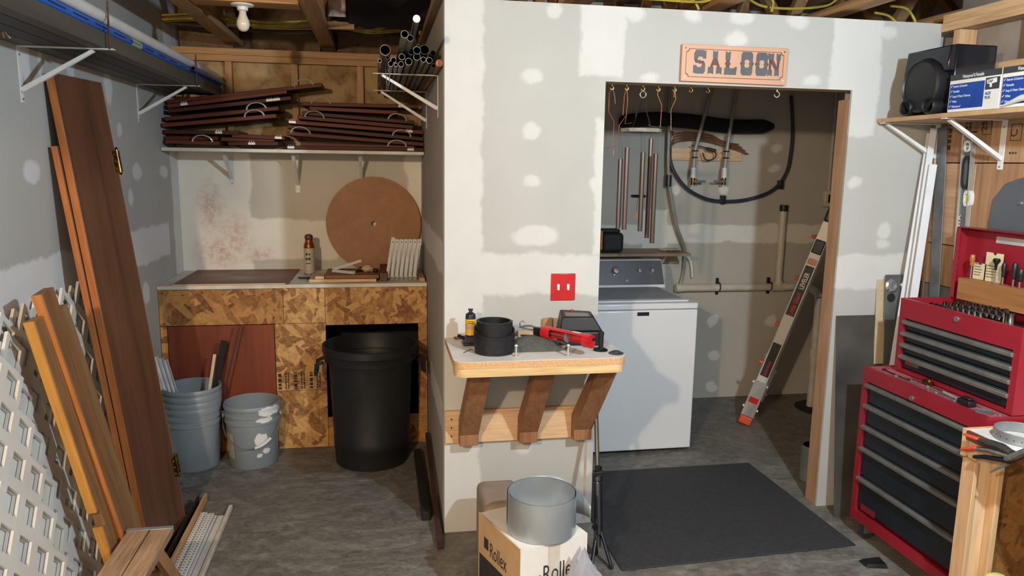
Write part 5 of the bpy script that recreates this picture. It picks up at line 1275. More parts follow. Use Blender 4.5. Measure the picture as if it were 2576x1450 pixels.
single('grey_bin', 'grey-brown rounded bin standing behind the white carton', 'bin', MB().box(.125, .30, -.44, -.16, .001, .325), mat('grey_brown_bin', (150, 134, 120), .6), bevel=.03, seg=4)
p = A(1222, 1446, 'z', .06)
cw = thing('cart_wheel', 'black rubber wheel beside the carton at the bottom edge', 'wheel', (p.x+.03, p.y+.02, .062))
obj('tyre', MB().tube([(0, .05*math.cos(q), .05*math.sin(q)) for q in [2*PI*k/24 for k in range(24)]], .0115, 8, closed=True), RUBBER, cw)
obj('hub', MB().cyl((-.006, 0, 0), (.006, 0, 0), .037, n=20), BLACK, cw)
# clear plastic bag
def film():
    t = NT('clear_film'); t.b.inputs['Transmission Weight'].default_value = .55; t.b.inputs['IOR'].default_value = 1.15
    return t.done(lin((198, 198, 208)), .18)
pb_ = f_+xd*(LX*.80)-yd*.045
def bagf(u, v):
    th = 2*PI*u; z = .001+.33*v+.03*noise.noise((math.cos(th)*2, math.sin(th)*2, 7))*v; k = (1-v**4*.85)*(.75+.35*math.sin(PI*min(1, v*1.1+.1)))
    nn = 1+.45*noise.noise((math.cos(th)*2.2, math.sin(th)*2.2, v*5))+.22*noise.noise((math.cos(th)*5, math.sin(th)*5+v*9, 2))
    return (pb_.x+.085*k*nn*math.cos(th)+.05*(v-.5)*0, pb_.y-.02+.04*k*nn*math.sin(th), z)
single('plastic_bag', 'crumpled clear plastic bag in front of the white carton', 'bag', MB().grid(bagf, 36, 26), film())
# folded black tripod stand leaning on the wall end
ts0 = A(1494, 1415, 'z', .0)
tp = Vector((.722, -.04, 1.0)); 
tr = thing('folded_stand', 'folded black tripod stand leaning by the doorway edge', 'stand', (.638, -.33, 0))
wpart(tr, 'pole', MB().tube([(0.643, -.34, .06), (0.668, -.20, .40), (.700, -.022, .72)], [.012, .010, .0095], 10), mat('olive_pole', (92, 90, 78), .4, .6))
wpart(tr, 'sleeve', MB().cyl((0.646, -.325, .11), (0.661, -.238, .31), .020, n=14), BLACK)
wpart(tr, 'collar', MB().cyl((0.662, -.232, .315), (0.665, -.218, .35), .024, n=14).box(.643, .688, -.245, -.215, .34, .365), BLACK, bevel=.003)
wpart(tr, 'knob', MB().cyl((0.668, -.235, .38), (0.653, -.25, .385), .013, n=10), BLACK)
for k, (x, y) in enumerate(((0.598, -.40), (0.678, -.42), (0.648, -.29))):
    lg = wpart(tr, 'leg', MB().tube([(0.650, -.30, .16), (x, y, .012)], [.009, .008], 8), BLACK)
    wsub(tr, lg, 'foot', MB().lathe([(.0, -.011), (.011, -.009), (.011, .007), (0, .012)], 10, TR(x, y, .012)), RUBBER)
wpart(tr, 'strut', MB().tube([(0.653, -.285, .22), (0.623, -.35, .10)], .006, 6).cyl((0.633, -.318, .15), (0.626, -.336, .15), .013, n=12), DARKSTEEL)

# ================================================================== right side: shelf, speaker, caulk boxes
RSZ = 1.943; RX0 = 2.04
single('storage_shelf', 'tan shelf board on the right wall carrying the black speaker', 'shelf', MB().box(RX0, XR-.002, -2.4, -.012, RSZ-.019, RSZ), mat('shelf_tan_r', (190, 156, 118), .6, c2=(172, 138, 100)), bevel=.001)
g = 'white shelf brackets on the right wall'
bracket((XR, -.045, RSZ-.0195), (-1, 0, 0), .30, .20, 'white bracket under right shelf nearest the drywall corner', g, .03, .9)
bracket((XR, -.435, RSZ-.0195), (-1, 0, 0), .30, .21, 'white bracket under right shelf above the red toolbox', g, .03, .9)
GLB = mat('gloss_black', (18, 22, 30), .12, c2=(14, 17, 24))
sy0, sy1 = A(2382, 200, 'x', RX0+.01).y, A(2268, 200, 'x', RX0+.01).y
sx0, sx1 = RX0+.012, RX0+.235
zt_ = A(2385, 110, 'x', RX0+.01).z
sp = thing('speaker', 'glossy black bass speaker with round driver on the right shelf', 'speaker', ((sx0+sx1)/2, (sy0+sy1)/2, RSZ))
obj_c = Vector(((sx0+sx1)/2, (sy0+sy1)/2, RSZ))
hx_, hy_, hz_ = (sx1-sx0)/2, (sy1-sy0)/2, zt_-RSZ
obj('cabinet', MB().box(-hx_+.03, hx_, -hy_, hy_, .006, hz_), GLB, sp, bevel=.006)
obj('upper_front', MB().hexa([(-hx_, -hy_+.01, hz_*.62), (-hx_+.029, -hy_, hz_*.62), (-hx_+.029, hy_, hz_*.62), (-hx_, hy_-.01, hz_*.62), (-hx_+.012, -hy_+.01, hz_-.004), (-hx_+.029, -hy_, hz_-.002), (-hx_+.029, hy_, hz_-.002), (-hx_+.012, hy_-.01, hz_-.004)]), GLB, sp, bevel=.004)
rd = min(hy_*.92, .115)
MD = frame((-hx_+.03, hy_*.0+.0, hz_*.44), z=(-1, 0, 0), x=(0, 1, 0))
dv = obj('driver_ring', MB().lathe([(rd, -.0), (rd*1.02, .02), (rd*.98, .045), (rd*.90, .052), (rd*.86, .045)], 40, MD), BLACK, sp)
obj('driver_cone', MB().lathe([(rd*.86, .044), (rd*.6, .030), (rd*.3, .022), (rd*.25, .030), (0, .036)], 40, MD), BLACKM, dv)
for s in (-1, 1):
    Mp = frame((-hx_+.03, s*hy_*.5, .036), z=(-1, 0, 0), x=(0, 1, 0))
    obj('port', MB().lathe([(.034, -.0), (.036, .05), (.033, .056), (.028, .052), (.026, .002), (0, .002)], 24, Mp), BLACK, sp)
obj('logo', MB().box(-hx_-.001, -hx_+.0, -hy_*.25, hy_*.0, hz_*.74, hz_*.80), CHROME, sp) if False else None
for sx in (-1, 1):
    for sy in (-1, 1): obj('foot', MB().cyl((sx*hx_*.7, sy*hy_*.7, .0005), (sx*hx_*.7, sy*hy_*.7, .006), .012, n=10), RUBBER, sp)
# caulk boxes
BLUE = mat('box_blue', (24, 66, 150), .5, c2=(20, 58, 138)); CHAR = mat('box_charcoal', (54, 58, 62), .5)
def caulk_box(y1_, y0_, label, body):
    xf = RX0+.006; h = .150; d = .17; L = y1_-y0_
    t = thing('caulk_box', label, 'box', frame((xf, y1_, RSZ+.001), x=(0, -1, 0), z=(0, 0, 1)), 'blue and white caulk cartons on the right shelf')
    # local x runs toward the viewer along the shelf, y goes... away from the room is +y? keep the face at y=0
    s = 1
    obj('carton', MB().box(0, L, -d, 0, 0, h) if False else MB().box(0, L, 0, -d if False else d, 0, h), CART, t, bevel=.001)
    yf = -.0006
    def rect(x0, x1, z0, z1, m, n): return obj(n, MB().box(x0, x1, yf, yf+.0005, z0, z1), m, t)
    rect(.004, L*.70, .012, .112, BLUE, 'blue_panel'); rect(0, L, .126, h, CHAR, 'top_band'); rect(L*.715, L-.006, .075, .120, CHAR, 'brand_panel')
    MTX = Matrix(((1, 0, 0, 0), (0, 0, -1, yf-.0002), (0, 1, 0, 0), (0, 0, 0, 1)))
    text('Waterproof & Paintable', .019, Matrix.Translation((L*.25, 0, .132)) @ MTX, WHITE, t, 'lettering', .0002, sx=.6)
    for k, b_ in enumerate(('Interior & Exterior', 'Paintable', 'Soap & Water Clean-up', 'White', 'Waterproof')):
        z = .098-.020*k
        text(b_, .013, Matrix.Translation((.022, 0, z)) @ MTX, WHITE, t, 'lettering', .0002, sx=.75)
        obj('check_mark', MB().prism([(.008, z+.004), (.011, z+.001), (.018, z+.010), (.0165, z+.011), (.011, z+.0045), (.009, z+.0058)], 0, .0003, MTX), WHITE, t)
    obj('brand_shape', MB().prism([(L*.75, .098), (L*.80, .096), (L*.80, .084), (L*.84, .083), (L*.84, .0965), (L*.93, .100), (L*.92, .117), (L*.74, .112)], 0, .0004, MTX), WHITE, t)
    text('DAP', .015, Matrix.Translation((L*.765, -.0005, .1005)) @ MTX, INK, t, 'lettering', .0002, sx=.8, bold=.0004)
    text('ALEX', .016, Matrix.Translation((L*.73, 0, .056)) @ MTX, BLUE, t, 'lettering', .0002, sx=.75, bold=.0004)
    text('PLUS', .016, Matrix.Translation((L*.73, 0, .040)) @ MTX, BLUE, t, 'lettering', .0002, sx=.75, bold=.0004)
    return t
ya = A(2380, 275, 'x', RX0).y; yb = A(2509, 265, 'x', RX0).y
caulk_box(ya, yb+.002, 'blue and white caulk carton on the shelf beside the speaker', '')
caulk_box(yb-.003, yb-.003-(ya-yb), 'blue and white caulk carton farther right at the picture edge', '')
cz = A(2560, 262, 'x', RX0-.0)
single('caulk_nozzle', 'white caulk nozzle lying on the right shelf edge', 'nozzle', MB().tube([(RX0+.001, cz.y+.07, RSZ+.008), (RX0-.006, cz.y-.02, RSZ+.030), (RX0-.006, cz.y-.10, RSZ+.036)], [.004, .012, .014], 10), WHITEP)
# ================================================================== right wall: level, trim, sheet metal
def RW(px, py, x=XR-.01): return A(px, py, 'x', x)
lt, lb_ = RW(2440, 332), RW(2415, 660)
ax = (lt-lb_); LVL = ax.length
lv = thing('spirit_level', 'long grey spirit level hanging on the right wall boards', 'level', frame(lb_, z=ax, x=(0, -1, 0)))
GREYL = mat('level_grey', (120, 124, 126), .4, .6, c2=(106, 110, 112)); LIME = mat('vial_lime', (206, 232, 40), .2)
lw = .030
obj('web', MB().box(-lw+.006, lw-.006, -.004, .004, .006, LVL-.006), GREYL, lv)
for s in (-1, 1): obj('flange', MB().box(s*(lw-.003)-.003, s*(lw-.003)+.003, -.011, .011, .006, LVL-.006), ALU, lv)
obj('end_cap', MB().box(-lw, lw, -.012, .012, 0, .0055), BLACK, lv); obj('end_cap', MB().box(-lw, lw, -.012, .012, LVL-.0055, LVL), BLACK, lv)
def oval(cx, cz, w, h, n=20): return [(cx+w*math.copysign(abs(math.cos(a))**.6, math.cos(a)), cz+h*math.copysign(abs(math.sin(a))**.8, math.sin(a))) for a in [2*PI*k/n for k in range(n)]]
ML2 = Matrix(((1, 0, 0, 0), (0, 0, 1, 0), (0, 1, 0, 0), (0, 0, 0, 1)))
def lz(py): return LVL*(660-py)/(660-332)
for s in (-1, 1): obj('grip', MB().ring(oval(0, lz(433), .022, .075), oval(0, lz(433), .013, .062), s*.0045, s*.0095, ML2), BLACK, lv, label='black hand grip')
for py in (368, 640):
    hs = obj('vial_housing', MB().ring(oval(0, lz(py), .019, .026), oval(0, lz(py), .012, .016), -.010, .010, ML2), WHITEP, lv); obj('vial', MB().cyl((-.012, 0, lz(py)), (.012, 0, lz(py)), .006, n=10), mat('vial_pale', (206, 206, 150), .2) if py == 368 else bpy.data.materials['vial_pale'], hs)
hs = obj('vial_housing', MB().ring(oval(.022, lz(498), .022, .036), oval(.020, lz(498), .013, .020), -.010, .010, ML2), WHITEP, lv); obj('vial', MB().cyl((.012, 0, lz(498)-.015), (.012, 0, lz(498)+.015), .008, n=10), LIME, hs, label='lime green vial')
for s in (-1, 1):
    Mt = Matrix.Translation((.012, s*.0045, lz(545))) @ Matrix(((0, s*1 if False else 1, 0, 0), (0, 0, s, 0), (-1, 0, 0, 0), (0, 0, 0, 1)))
    text('XTREME', .034, Matrix.Translation((.012 if s > 0 else -.012, s*.0046, lz(540))) @ Matrix(((0, s*1.0, 0, 0), (0, 0, s, 0), (-1, 0, 0, 0), (0, 0, 0, 1))), WHITE, lv, 'lettering', .0002, sx=.95, shear=.2, bold=.0006) if s < 0 else None
# white trim strips leaning in the corner
def lean_strip(label, b0, t0, w, d, m, name='trim_strip', xdir=(0, -1, 0)):
    b0, t0 = Vector(b0), Vector(t0); M = frame(b0, z=t0-b0, x=xdir)
    return single(name, label, 'trim strip', MB().box(0, w, 0, d, 0, (t0-b0).length, M), m, 'strips leaning in the right corner', bevel=.001)
WTR = mat('white_trim', (214, 216, 220), .45, c2=(206, 208, 212))
tA, bA = A(2336, 320, 'x', 2.30), A(2236, 925, 'x', 2.03)
def ext(b, t):        # run the strip down to the floor
    b, t = Vector(b), Vector(t); d = t-b; return b-d*((b.z-.002)/d.z)
lean_strip('long white trim strip, leftmost of those leaning in the right corner', ext(A(2238, 920, 'y', -.11), A(2335, 322, 'y', -.03)), A(2333, 335, 'y', -.03), .034, .006, WTR, xdir=(1, -.2, 0))
lean_strip('second long white trim strip leaning in the right corner', ext(A(2262, 870, 'y', -.14), A(2342, 330, 'y', -.06)), A(2342, 322, 'y', -.06), .030, .006, WTR, xdir=(1, -.2, 0))
lean_strip('shorter white trim strip with numbers beside the steel strip', ext(A(2288, 760, 'y', -.17), A(2338, 420, 'y', -.10)), A(2339, 412, 'y', -.10), .036, .006, WTR, xdir=(1, -.2, 0))
lean_strip('thin brown wood strip behind the white trim strips', ext(A(2320, 700, 'x', XR-.02), A(2344, 400, 'x', XR-.008)), A(2344, 390, 'x', XR-.008), .014, .006, wood('thin_strip', (150, 100, 62), (116, 72, 42), 'z', 12), 'wood_strip')
lean_strip('galvanized steel strip standing against the right wall boards', ext(A(2336, 750, 'x', XR-.014), A(2357, 330, 'x', XR-.008)), A(2359, 322, 'x', XR-.008), .062, .004, mat('dull_galv', (138, 142, 144), .45, .7, c2=(112, 116, 118), scale=7), 'steel_strip')
# sheets of metal leaning against the drywall right of the doorway
SHM = mat('sheet_metal', (112, 110, 106), .38, .5, c2=(74, 72, 70), scale=3.2, lo=.3, hi=.7)
SHM2 = mat('sheet_metal_light', (126, 132, 130), .3, .5, c2=(96, 102, 102), scale=4)
def lean_sheet(label, x0, x1, zt, y_top, y_bot, th, m):
    up = Vector((0, y_top-y_bot, zt)).normalized(); M = frame((x0, y_bot, .002), x=(1, 0, 0), y=up)
    return single('metal_sheet', label, 'metal sheet', MB().box(0, x1-x0, 0, zt/up.y*up.y+.0 if False else math.hypot(zt, y_top-y_bot), -th, 0, M), m, 'metal sheets leaning on the drywall')
a = A(2104, 800, 'y', -.012)
lean_sheet('large dull metal sheet leaning on the drywall beside the doorway', 1.918, 2.32, .995, -.008, -.13, .002, SHM)
p0, p1 = A(2218, 700, 'y', -.02), A(2262, 690, 'y', -.02)
lean_sheet('tan edged board behind the metal sheets in the corner', 2.125, 2.325, A(2210, 705, 'y', -.01).z, -.003, -.10, .004, mat('tan_board', (196, 180, 150), .7))
dmM = None
ms = thing('door_metal_plate', 'grey metal plate with two chrome knob rosettes in the right corner', 'metal plate', frame((2.155, -.150, .002), x=(1, 0, 0), y=(0, .128, 1.20)))
obj('plate', MB().box(0, .17, 0, A(2225, 690, 'y', -.03).z, -.003, 0), SHM2, ms)
kz = A(2232, 722, 'y', -.06)
for dx in (.032, .115):
    k_ = obj('rosette', MB().lathe([(.034, .0005), (.034, .006), (.026, .012), (.020, .012), (.018, .004), (0, .004)], 28, TR(dx, kz.z+.004, 0)), CHROME, ms)
    obj('bore', MB().cyl((dx, kz.z-.055, .0004), (dx, kz.z-.055, .0012), .022, n=20), BLACKM, ms)
# grey rounded metal lid hanging on the right wall
gl_ = [RW(2490, 600, XR-.006), RW(2488, 560, XR-.006), RW(2500, 500, XR-.006), RW(2530, 462, XR-.006), RW(2576, 446, XR-.006)]
poly = [(-p.y, p.z) for p in gl_]; yr = poly[-1][0]
poly = [(poly[0][0], poly[0][1]-.05)]+poly+[(yr+.12, poly[-1][1]-.0), (yr+.20, poly[-2][1]), (yr+.24, poly[2][1]), (yr+.25, poly[0][1]-.05)]
gm = thing('machine_guard', 'grey rounded metal guard hanging on the right wall boards', 'guard', (XR-.006, -yr, poly[0][1]))
MG = Matrix(((0, 0, -1, XR-.003), (-1, 0, 0, 0), (0, 1, 0, 0), (0, 0, 0, 1)))
wpart(gm, 'plate', MB().prism(poly, 0, .006, MG), mat('guard_grey', (118, 124, 132), .4, .5, c2=(104, 110, 118), scale=3), bevel=.002)
q = RW(2568, 512, XR-.01); wpart(gm, 'bolt', MB().cyl((XR-.0095, q.y, q.z), (XR-.016, q.y, q.z), .008, n=10), CHROME)

# ================================================================== red tool chests
DRK = mat('drawer_black', (30, 35, 42), .42, c2=(24, 28, 34), scale=3)
PULL = mat('pull_alu', (146, 144, 138), .4, .6, c2=(130, 128, 122))
def chest(name, label, xf, xb, y0, y1, z0, z1, rows, fr, top_h):
    """front faces -x; y0 is the far (left in view) end"""
    t = thing(name, label, 'tool chest', ((xf+xb)/2, (y0+y1)/2, z0 if z0 > .5 else 0))
    B = lambda n, mb, m, **k: wpart(t, n, mb, m, **k)
    lo, hi = min(y0, y1), max(y0, y1)
    B('side_panel', MB().box(xf, xb, hi-.003, hi, z0, z1), RED); B('side_panel', MB().box(xf, xb, lo, lo+.003, z0, z1), RED)
    B('back_panel', MB().box(xb-.003, xb, lo+.0031, hi-.0031, z0, z1), RED)
    B('base_panel', MB().box(xf+.0, xb-.0031, lo+.0031, hi-.0031, z0, z0+.012), RED)
    B('face_frame', MB().box(xf, xf+.02, hi-.03, hi-.0031, z0+.0121, z1).box(xf, xf+.02, lo+.0031, lo+.03, z0+.0121, z1)
      .box(xf, xf+.02, lo+.0301, hi-.0301, z1-top_h, z1).box(xf, xf+.02, lo+.0301, hi-.0301, z0+.0121, z0+fr), RED)
    zt = z1-top_h-.003
    for h in rows:
        d = B('drawer', MB().box(xf+.010, xf+.028, lo+.031, hi-.031, zt-h+.003, zt), DRK, bevel=.003)
        wsub(t, d, 'pull', MB().hexa([(xf-.008, lo+.026, zt-.024), (xf+.009, lo+.026, zt-.026), (xf+.009, hi-.026, zt-.026), (xf-.008, hi-.026, zt-.024),
                                      (xf-.010, lo+.026, zt-.009), (xf+.009, lo+.026, zt-.005), (xf+.009, hi-.026, zt-.005), (xf-.010, hi-.026, zt-.009)]), PULL, bevel=.002)
        zt -= h
    return t, zt
TXF = 1.90; ty0, ty1 = -.272, -.985
low, zl = chest('tool_cabinet', 'red rolling tool cabinet with five dark drawers', TXF, XR-.02, ty0, ty1, .085, .815, [.098, .100, .105, .145, .155], .045, .062)
lk = A(2294, 1002, 'x', TXF); wpart(low, 'lock', MB().cyl((TXF-.0005, lk.y, lk.z), (TXF-.006, lk.y, lk.z), .011, n=16), CHROME)
wpart(low, 'top_tray', MB().box(TXF+.0201, XR-.0235, ty1+.0032, ty0-.0032, .8075, .8115), mat('dusty_red', (172, 96, 100), .6, c2=(150, 56, 66), scale=14))
wpart(low, 'brand_plate', MB().box(TXF+.0085, TXF+.0098, ty0-.16, ty0-.06, .145, .175), mat('dull_red_plate', (120, 36, 38), .5))
for y in (ty0-.06, ty1+.06):
    for x in (TXF+.05, XR-.08):
        c = wpart(low, 'caster_fork', MB().box(x-.022, x+.022, y-.02, y-.014, .03, .0845).box(x-.022, x+.022, y+.014, y+.02, .03, .0845), STEEL)
        wsub(low, c, 'caster_wheel', MB().cyl((x, y-.0135, .036), (x, y+.0135, .036), .0355, n=20), RUBBER)
UXF = 2.005; uz0, uz1 = .818, 1.145
uy0, uy1 = -.338, -.985
upp, zu = chest('tool_box', 'red top tool box with four dark drawers and open lid', UXF, XR-.03, uy0, uy1, uz0, uz1, [.052, .052, .053, .066], .014, .085)
lk = A(2407, 803, 'x', UXF); wpart(upp, 'lock', MB().cyl((UXF-.0005, lk.y, lk.z), (UXF-.006, lk.y, lk.z), .012, n=16), CHROME)
wpart(upp, 'brand_plate', MB().box(UXF+.0085, UXF+.0098, uy0-.14, uy0-.055, zu+.022, zu+.048), mat('brand_grey', (96, 92, 94), .5))
wpart(upp, 'brand_square', MB().box(UXF+.0075, UXF+.0084, uy0-.09, uy0-.058, zu+.024, zu+.046), mat('brand_red', (150, 44, 44), .5))
wpart(upp, 'tray_floor', MB().box(UXF+.0201, XR-.0335, uy1+.0032, uy0-.0032, uz1-.06, uz1-.056), mat('tray_dark', (60, 30, 34), .6))
# open lid standing up at the back
LX0, LX1 = XR-.092, XR-.034; lz0, lz1 = uz1+.002, 1.462
ly0_, ly1_ = uy0, uy1
wpart(upp, 'lid', MB().box(LX1-.003, LX1, ly1_, ly0_, lz0, lz1).box(LX0, LX1-.0031, ly0_-.003, ly0_, lz0, lz1).box(LX0, LX1-.0031, ly1_, ly1_+.003, lz0, lz1).box(LX0, LX1-.0031, ly1_+.0031, ly0_-.0031, lz1-.003, lz1).box(LX0, LX0+.003, ly0_-.022, ly0_-.0031, lz0, lz1-.0031), RED)
wpart(upp, 'tool_block', MB().box(LX0-.012, LX1-.02, ly1_+.02, ly0_-.055, lz0+.001, lz0+.095), wood('tool_block_ply', (178, 126, 76), (150, 100, 56), 'y', 10), label='wooden block with tool holes')
for k in range(6): wpart(upp, 'lid_hole', MB().cyl((LX0+.02, ly0_-.0032, lz1-.05-.03*k), (LX0+.02, ly0_-.0040, lz1-.05-.03*k), .0035, n=8), BLACKM)
st_ = A(2520, 605, 'x', LX1-.006)
wpart(upp, 'sticker', MB().box(LX1-.0045, LX1-.0032, st_.y-.16, st_.y+.03, st_.z-.014, st_.z+.014), mat('sticker_grey', (186, 184, 184), .5))
# tools standing in the block
zbk = lz0+.096; xk = LX0+.005
def driver(px, label, m, hl, hr, py, r_sh=.003, bulge=True):
    p = A(px, py, 'x', xk); zt = p.z
    t = thing('screwdriver', label, 'screwdriver', (xk, p.y, zbk), 'screwdrivers standing in the tool block')
    h = zt-zbk
    obj('shaft', MB().cyl((0, 0, .0005), (0, 0, max(.006, h-hl)), r_sh, n=8), STEEL, t)
    z = max(.0065, h-hl)
    pr = [(hr*.55, z), (hr*.8, z+.008), (hr*.7, z+.016), (hr, z+hl*.45), (hr*.95, z+hl*.8), (hr*.7, z+hl*.95), (0, z+hl)] if bulge else [(hr*.35, z), (hr*.4, z+hl*.45), (hr, z+hl*.72), (hr*1.05, z+hl*.85), (hr*.8, z+hl*.97), (0, z+hl)]
    obj('handle', MB().lathe(pr, 14), m, t)
driver(2448, 'clear amber handled screwdriver at the left of the tool block', mat('amber', (176, 112, 52), .15), .05, .011, 640)
driver(2508, 'black ball-ended driver standing before the tall card', BLACK, .05, .014, 650, bulge=False)
driver(2528, 'slim black handled screwdriver right of the ball-ended driver', BLACK, .062, .010, 660)
driver(2555, 'thick black handled screwdriver near the picture edge', BLACK, .07, .012, 660)
driver(2570, 'short thick black handled screwdriver at the picture edge', BLACK, .055, .014, 675)
for px0, px1, py, lab in ((2451, 2482, 660, 'small cream drill index card in the tool block'), (2483, 2526, 634, 'tall cream drill index card in the tool block')):
    a, b = A(px0, py, 'x', xk+.022), A(px1, py+8, 'x', xk+.022)
    cd = thing('index_card', lab, 'card', (xk+.022, (a.y+b.y)/2, zbk))
    wd_ = abs(a.y-b.y)/2; hh = a.z-zbk
    MC = Matrix(((0, 0, -1, 0), (-1, 0, 0, 0), (0, 1, 0, 0), (0, 0, 0, 1)))
    notch = [(wd_*.22*math.cos(q), hh-.0+.0-wd_*.22*math.sin(q)) for q in [PI*k/6 for k in range(7)]]
    obj('card', MB().prism([(-wd_, .0005), (wd_, .0005), (wd_, hh), *notch, (-wd_, hh)], 0, .0012, MC), mat('card_cream', (220, 206, 170), .7) if px0 == 2451 else bpy.data.materials['card_cream'], cd)
    for k in range(5): obj('print_line', MB().box(-wd_*.8, wd_*(.2+.12*(k % 3)), .018+.012*k, .0205+.012*k, .0013, .0016, MC), INK, cd)
# sockets in the top tray
SOCK = mat('socket_chrome', (146, 148, 152), .14, 1.0, c2=(110, 112, 116), scale=30)
zs_ = uz1-.0555
sk = 0
for row, (x, n, r, h, y0s, st) in enumerate(((UXF+.045, 13, .0125, .066, -.47, .030), (UXF+.085, 11, .0135, .078, -.50, .034), (UXF+.125, 7, .015, .088, -.53, .040))):
    for k in range(n):
        y = y0s-k*st
        if y < uy1+.03: break
        sk += 1
        rr_ = r*(.78+.035*k); hh_ = h*(.86+.02*k)
        single('socket', 'chrome socket in the '+['front', 'middle', 'rear'][row]+' row of the top tray, '+['first', 'second', 'third', 'fourth', 'fifth', 'sixth', 'seventh', 'eighth', 'ninth', 'tenth', 'eleventh', 'twelfth', 'thirteenth'][k]+' from the left', 'socket',
               MB().lathe([(rr_*.8, 0), (rr_, .003), (rr_, hh_*.45), (rr_*.82, hh_*.5), (rr_*.82, hh_), (rr_*.55, hh_+.0005), (rr_*.5, hh_-.012), (0, hh_-.012)], 14, TR(x, y, zs_)), SOCK, 'chrome sockets in the top tool box')
# wrenches and scraps on the lower cabinet ledge
zl_ = .8125
def ledge(px, py): return A(px, py, 'z', zl_)
def wrench(label, a, b, w, m):
    a, b = Vector(a), Vector(b); L = (b-a).length; M = frame(a, x=b-a, z=(0, 0, 1))
    t = thing('wrench', label, 'wrench', M, 'tools lying on the tool cabinet ledge')
    obj('shank', MB().box(.012, L-.012, -w*.35, w*.35, .001, .0045), m, t, bevel=.001)
    o_ = [(w*math.cos(q), w*math.sin(q)) for q in [2*PI*k/14 for k in range(14)]]
    obj('ring_end', MB().ring(o_, [(x*.6, y*.6) for x, y in o_], .0008, .0065), m, t)
    c = [(L+w*1.1*math.cos(q), w*1.1*math.sin(q)) for q in [.55+(2*PI-1.1)*k/12 for k in range(13)]]+[(L-w*.2+.001, -w*.35), (L-w*.35, 0), (L-w*.2+.001, w*.35)]
    obj('open_end', MB().prism(c, .001, .006), m, t)
xs = [TXF+.032, TXF+.046, TXF+.060, TXF+.072, TXF+.084]
labs = ['dark wrench at the far left of the cabinet ledge', 'long thin wrench along the front of the cabinet ledge', 'bright wrench in the middle of the cabinet ledge', 'steel wrench near the black holder on the ledge', 'rusty wrench along the back of the cabinet ledge', 'chrome wrench at the right end of the ledge']
for k, (y, x, L, m) in enumerate(((-.34, 1.955, .16, DARKSTEEL), (-.44, 1.938, .20, STEEL), (-.60, 1.965, .17, CHROME), (-.68, 1.940, .11, STEEL), (-.50, 1.985, .18, RUST), (-.84, 1.975, .12, CHROME))):
    wrench(labs[k], (x, y, zl_), (x+.006*(k % 3-1), y-L, zl_), .009, m)
hp = ledge(2428, 1018)
single('black_holder', 'black plastic bit holder lying on the cabinet ledge', 'holder', MB().box(1.926, 1.962, -.868, -.806, zl_+.001, zl_+.024).box(1.932, 1.956, -.860, -.815, zl_+.0241, zl_+.034), BLACK, bevel=.004)
single('metal_dish', 'shiny shallow metal dish at the right end of the cabinet ledge', 'dish', MB().lathe([(.030, .0005), (.034, .004), (.032, .005), (.026, .002), (0, .002)], 24, TR(1.945, -.922, zl_)), CHROME)
single('valve_fitting', 'small brass fitting among the wrenches on the ledge', 'fitting', MB().cyl((1.985, -.555, zl_+.012), (1.985, -.60, zl_+.012), .011, n=8).cyl((1.985, -.578, zl_+.010), (1.985, -.578, zl_+.030), .008, n=8), BRASS)
single('steel_tube_tool', 'short bright steel tube lying on the ledge by the black holder', 'tube', MB().cyl((1.958, -.70, zl_+.008), (1.948, -.80, zl_+.008), .007, n=10), CHROME)
# floor scrap below the cabinet
p = A(2185, 1420, 'z', 0)
single('grey_scrap', 'grey folded scrap on the floor before the tool cabinet', 'scrap', MB().hexa([(p.x-.03, p.y-.03, .001), (p.x+.06, p.y-.05, .001), (p.x+.07, p.y+.02, .001), (p.x-.03, p.y+.03, .001), (p.x-.02, p.y-.02, .012), (p.x+.05, p.y-.045, .022), (p.x+.06, p.y+.015, .022), (p.x-.02, p.y+.02, .016)]), DARKSTEEL, bevel=.002)

# ================================================================== foreground bench corner at the right
KPINE = wood('knotty_pine', (228, 198, 160), (208, 172, 130), 'z', 8, knots=True)
KP2 = wood('pine_side', (220, 184, 142), (198, 158, 116), 'z', 9)
BT = .792
c0 = A(2432, 1082, 'y', -1.03); px_, zt_ = c0.x, c0.z
BT = zt_
bn = thing('corner_bench', 'pine-framed bench with white top at the right picture edge', 'bench', (px_+.3, -1.5, 0))
wpart(bn, 'top', MB().box(px_+.012, XR-.03, -2.3, -1.03, BT-.012, BT), WHITEP, bevel=.001)
wpart(bn, 'edge_rail', MB().box(px_, XR-.03, -1.0295, -1.012, BT-.10, BT+.002), PINEX, bevel=.001)
wpart(bn, 'edge_rail', MB().box(px_, px_+.0115, -2.3, -1.03, BT-.035, BT-.002), wood('dark_edge', (120, 72, 48), (92, 52, 34), 'y', 9))
wpart(bn, 'post', MB().box(px_+.012, px_+.10, -1.072, -1.034, .0, BT-.0125), KPINE, bevel=.002)
wpart(bn, 'post', MB().box(px_-.004, px_+.0115, -1.09, -1.03, .0, BT-.10), KP2, bevel=.002)
wpart(bn, 'post', MB().box(px_+.078, px_+.10, -1.11, -1.0725, .0, BT-.0125), KP2, bevel=.002)
wpart(bn, 'osb_side', MB().box(px_+.10, XR-.04, -1.062, -1.050, .0, BT-.013), osb('bench_osb', (150, 104, 52), (118, 76, 34), (84, 52, 24)))
rg = A(2575, 1085, 'z', BT); 
rgc = Vector((A(2482, 1095, 'z', BT).x+.085, A(2560, 1125, 'z', BT).y+.055, BT+.001))
rt_ = thing('metal_ring', 'grey perforated metal ring lying on the white bench top', 'ring', rgc)
obj('band', MB().lathe([(.085, .0), (.087, .002), (.087, .034), (.085, .036), (.083, .034), (.083, .003)], 44, close=True), mat('ring_grey', (158, 162, 164), .4, .6), rt_)
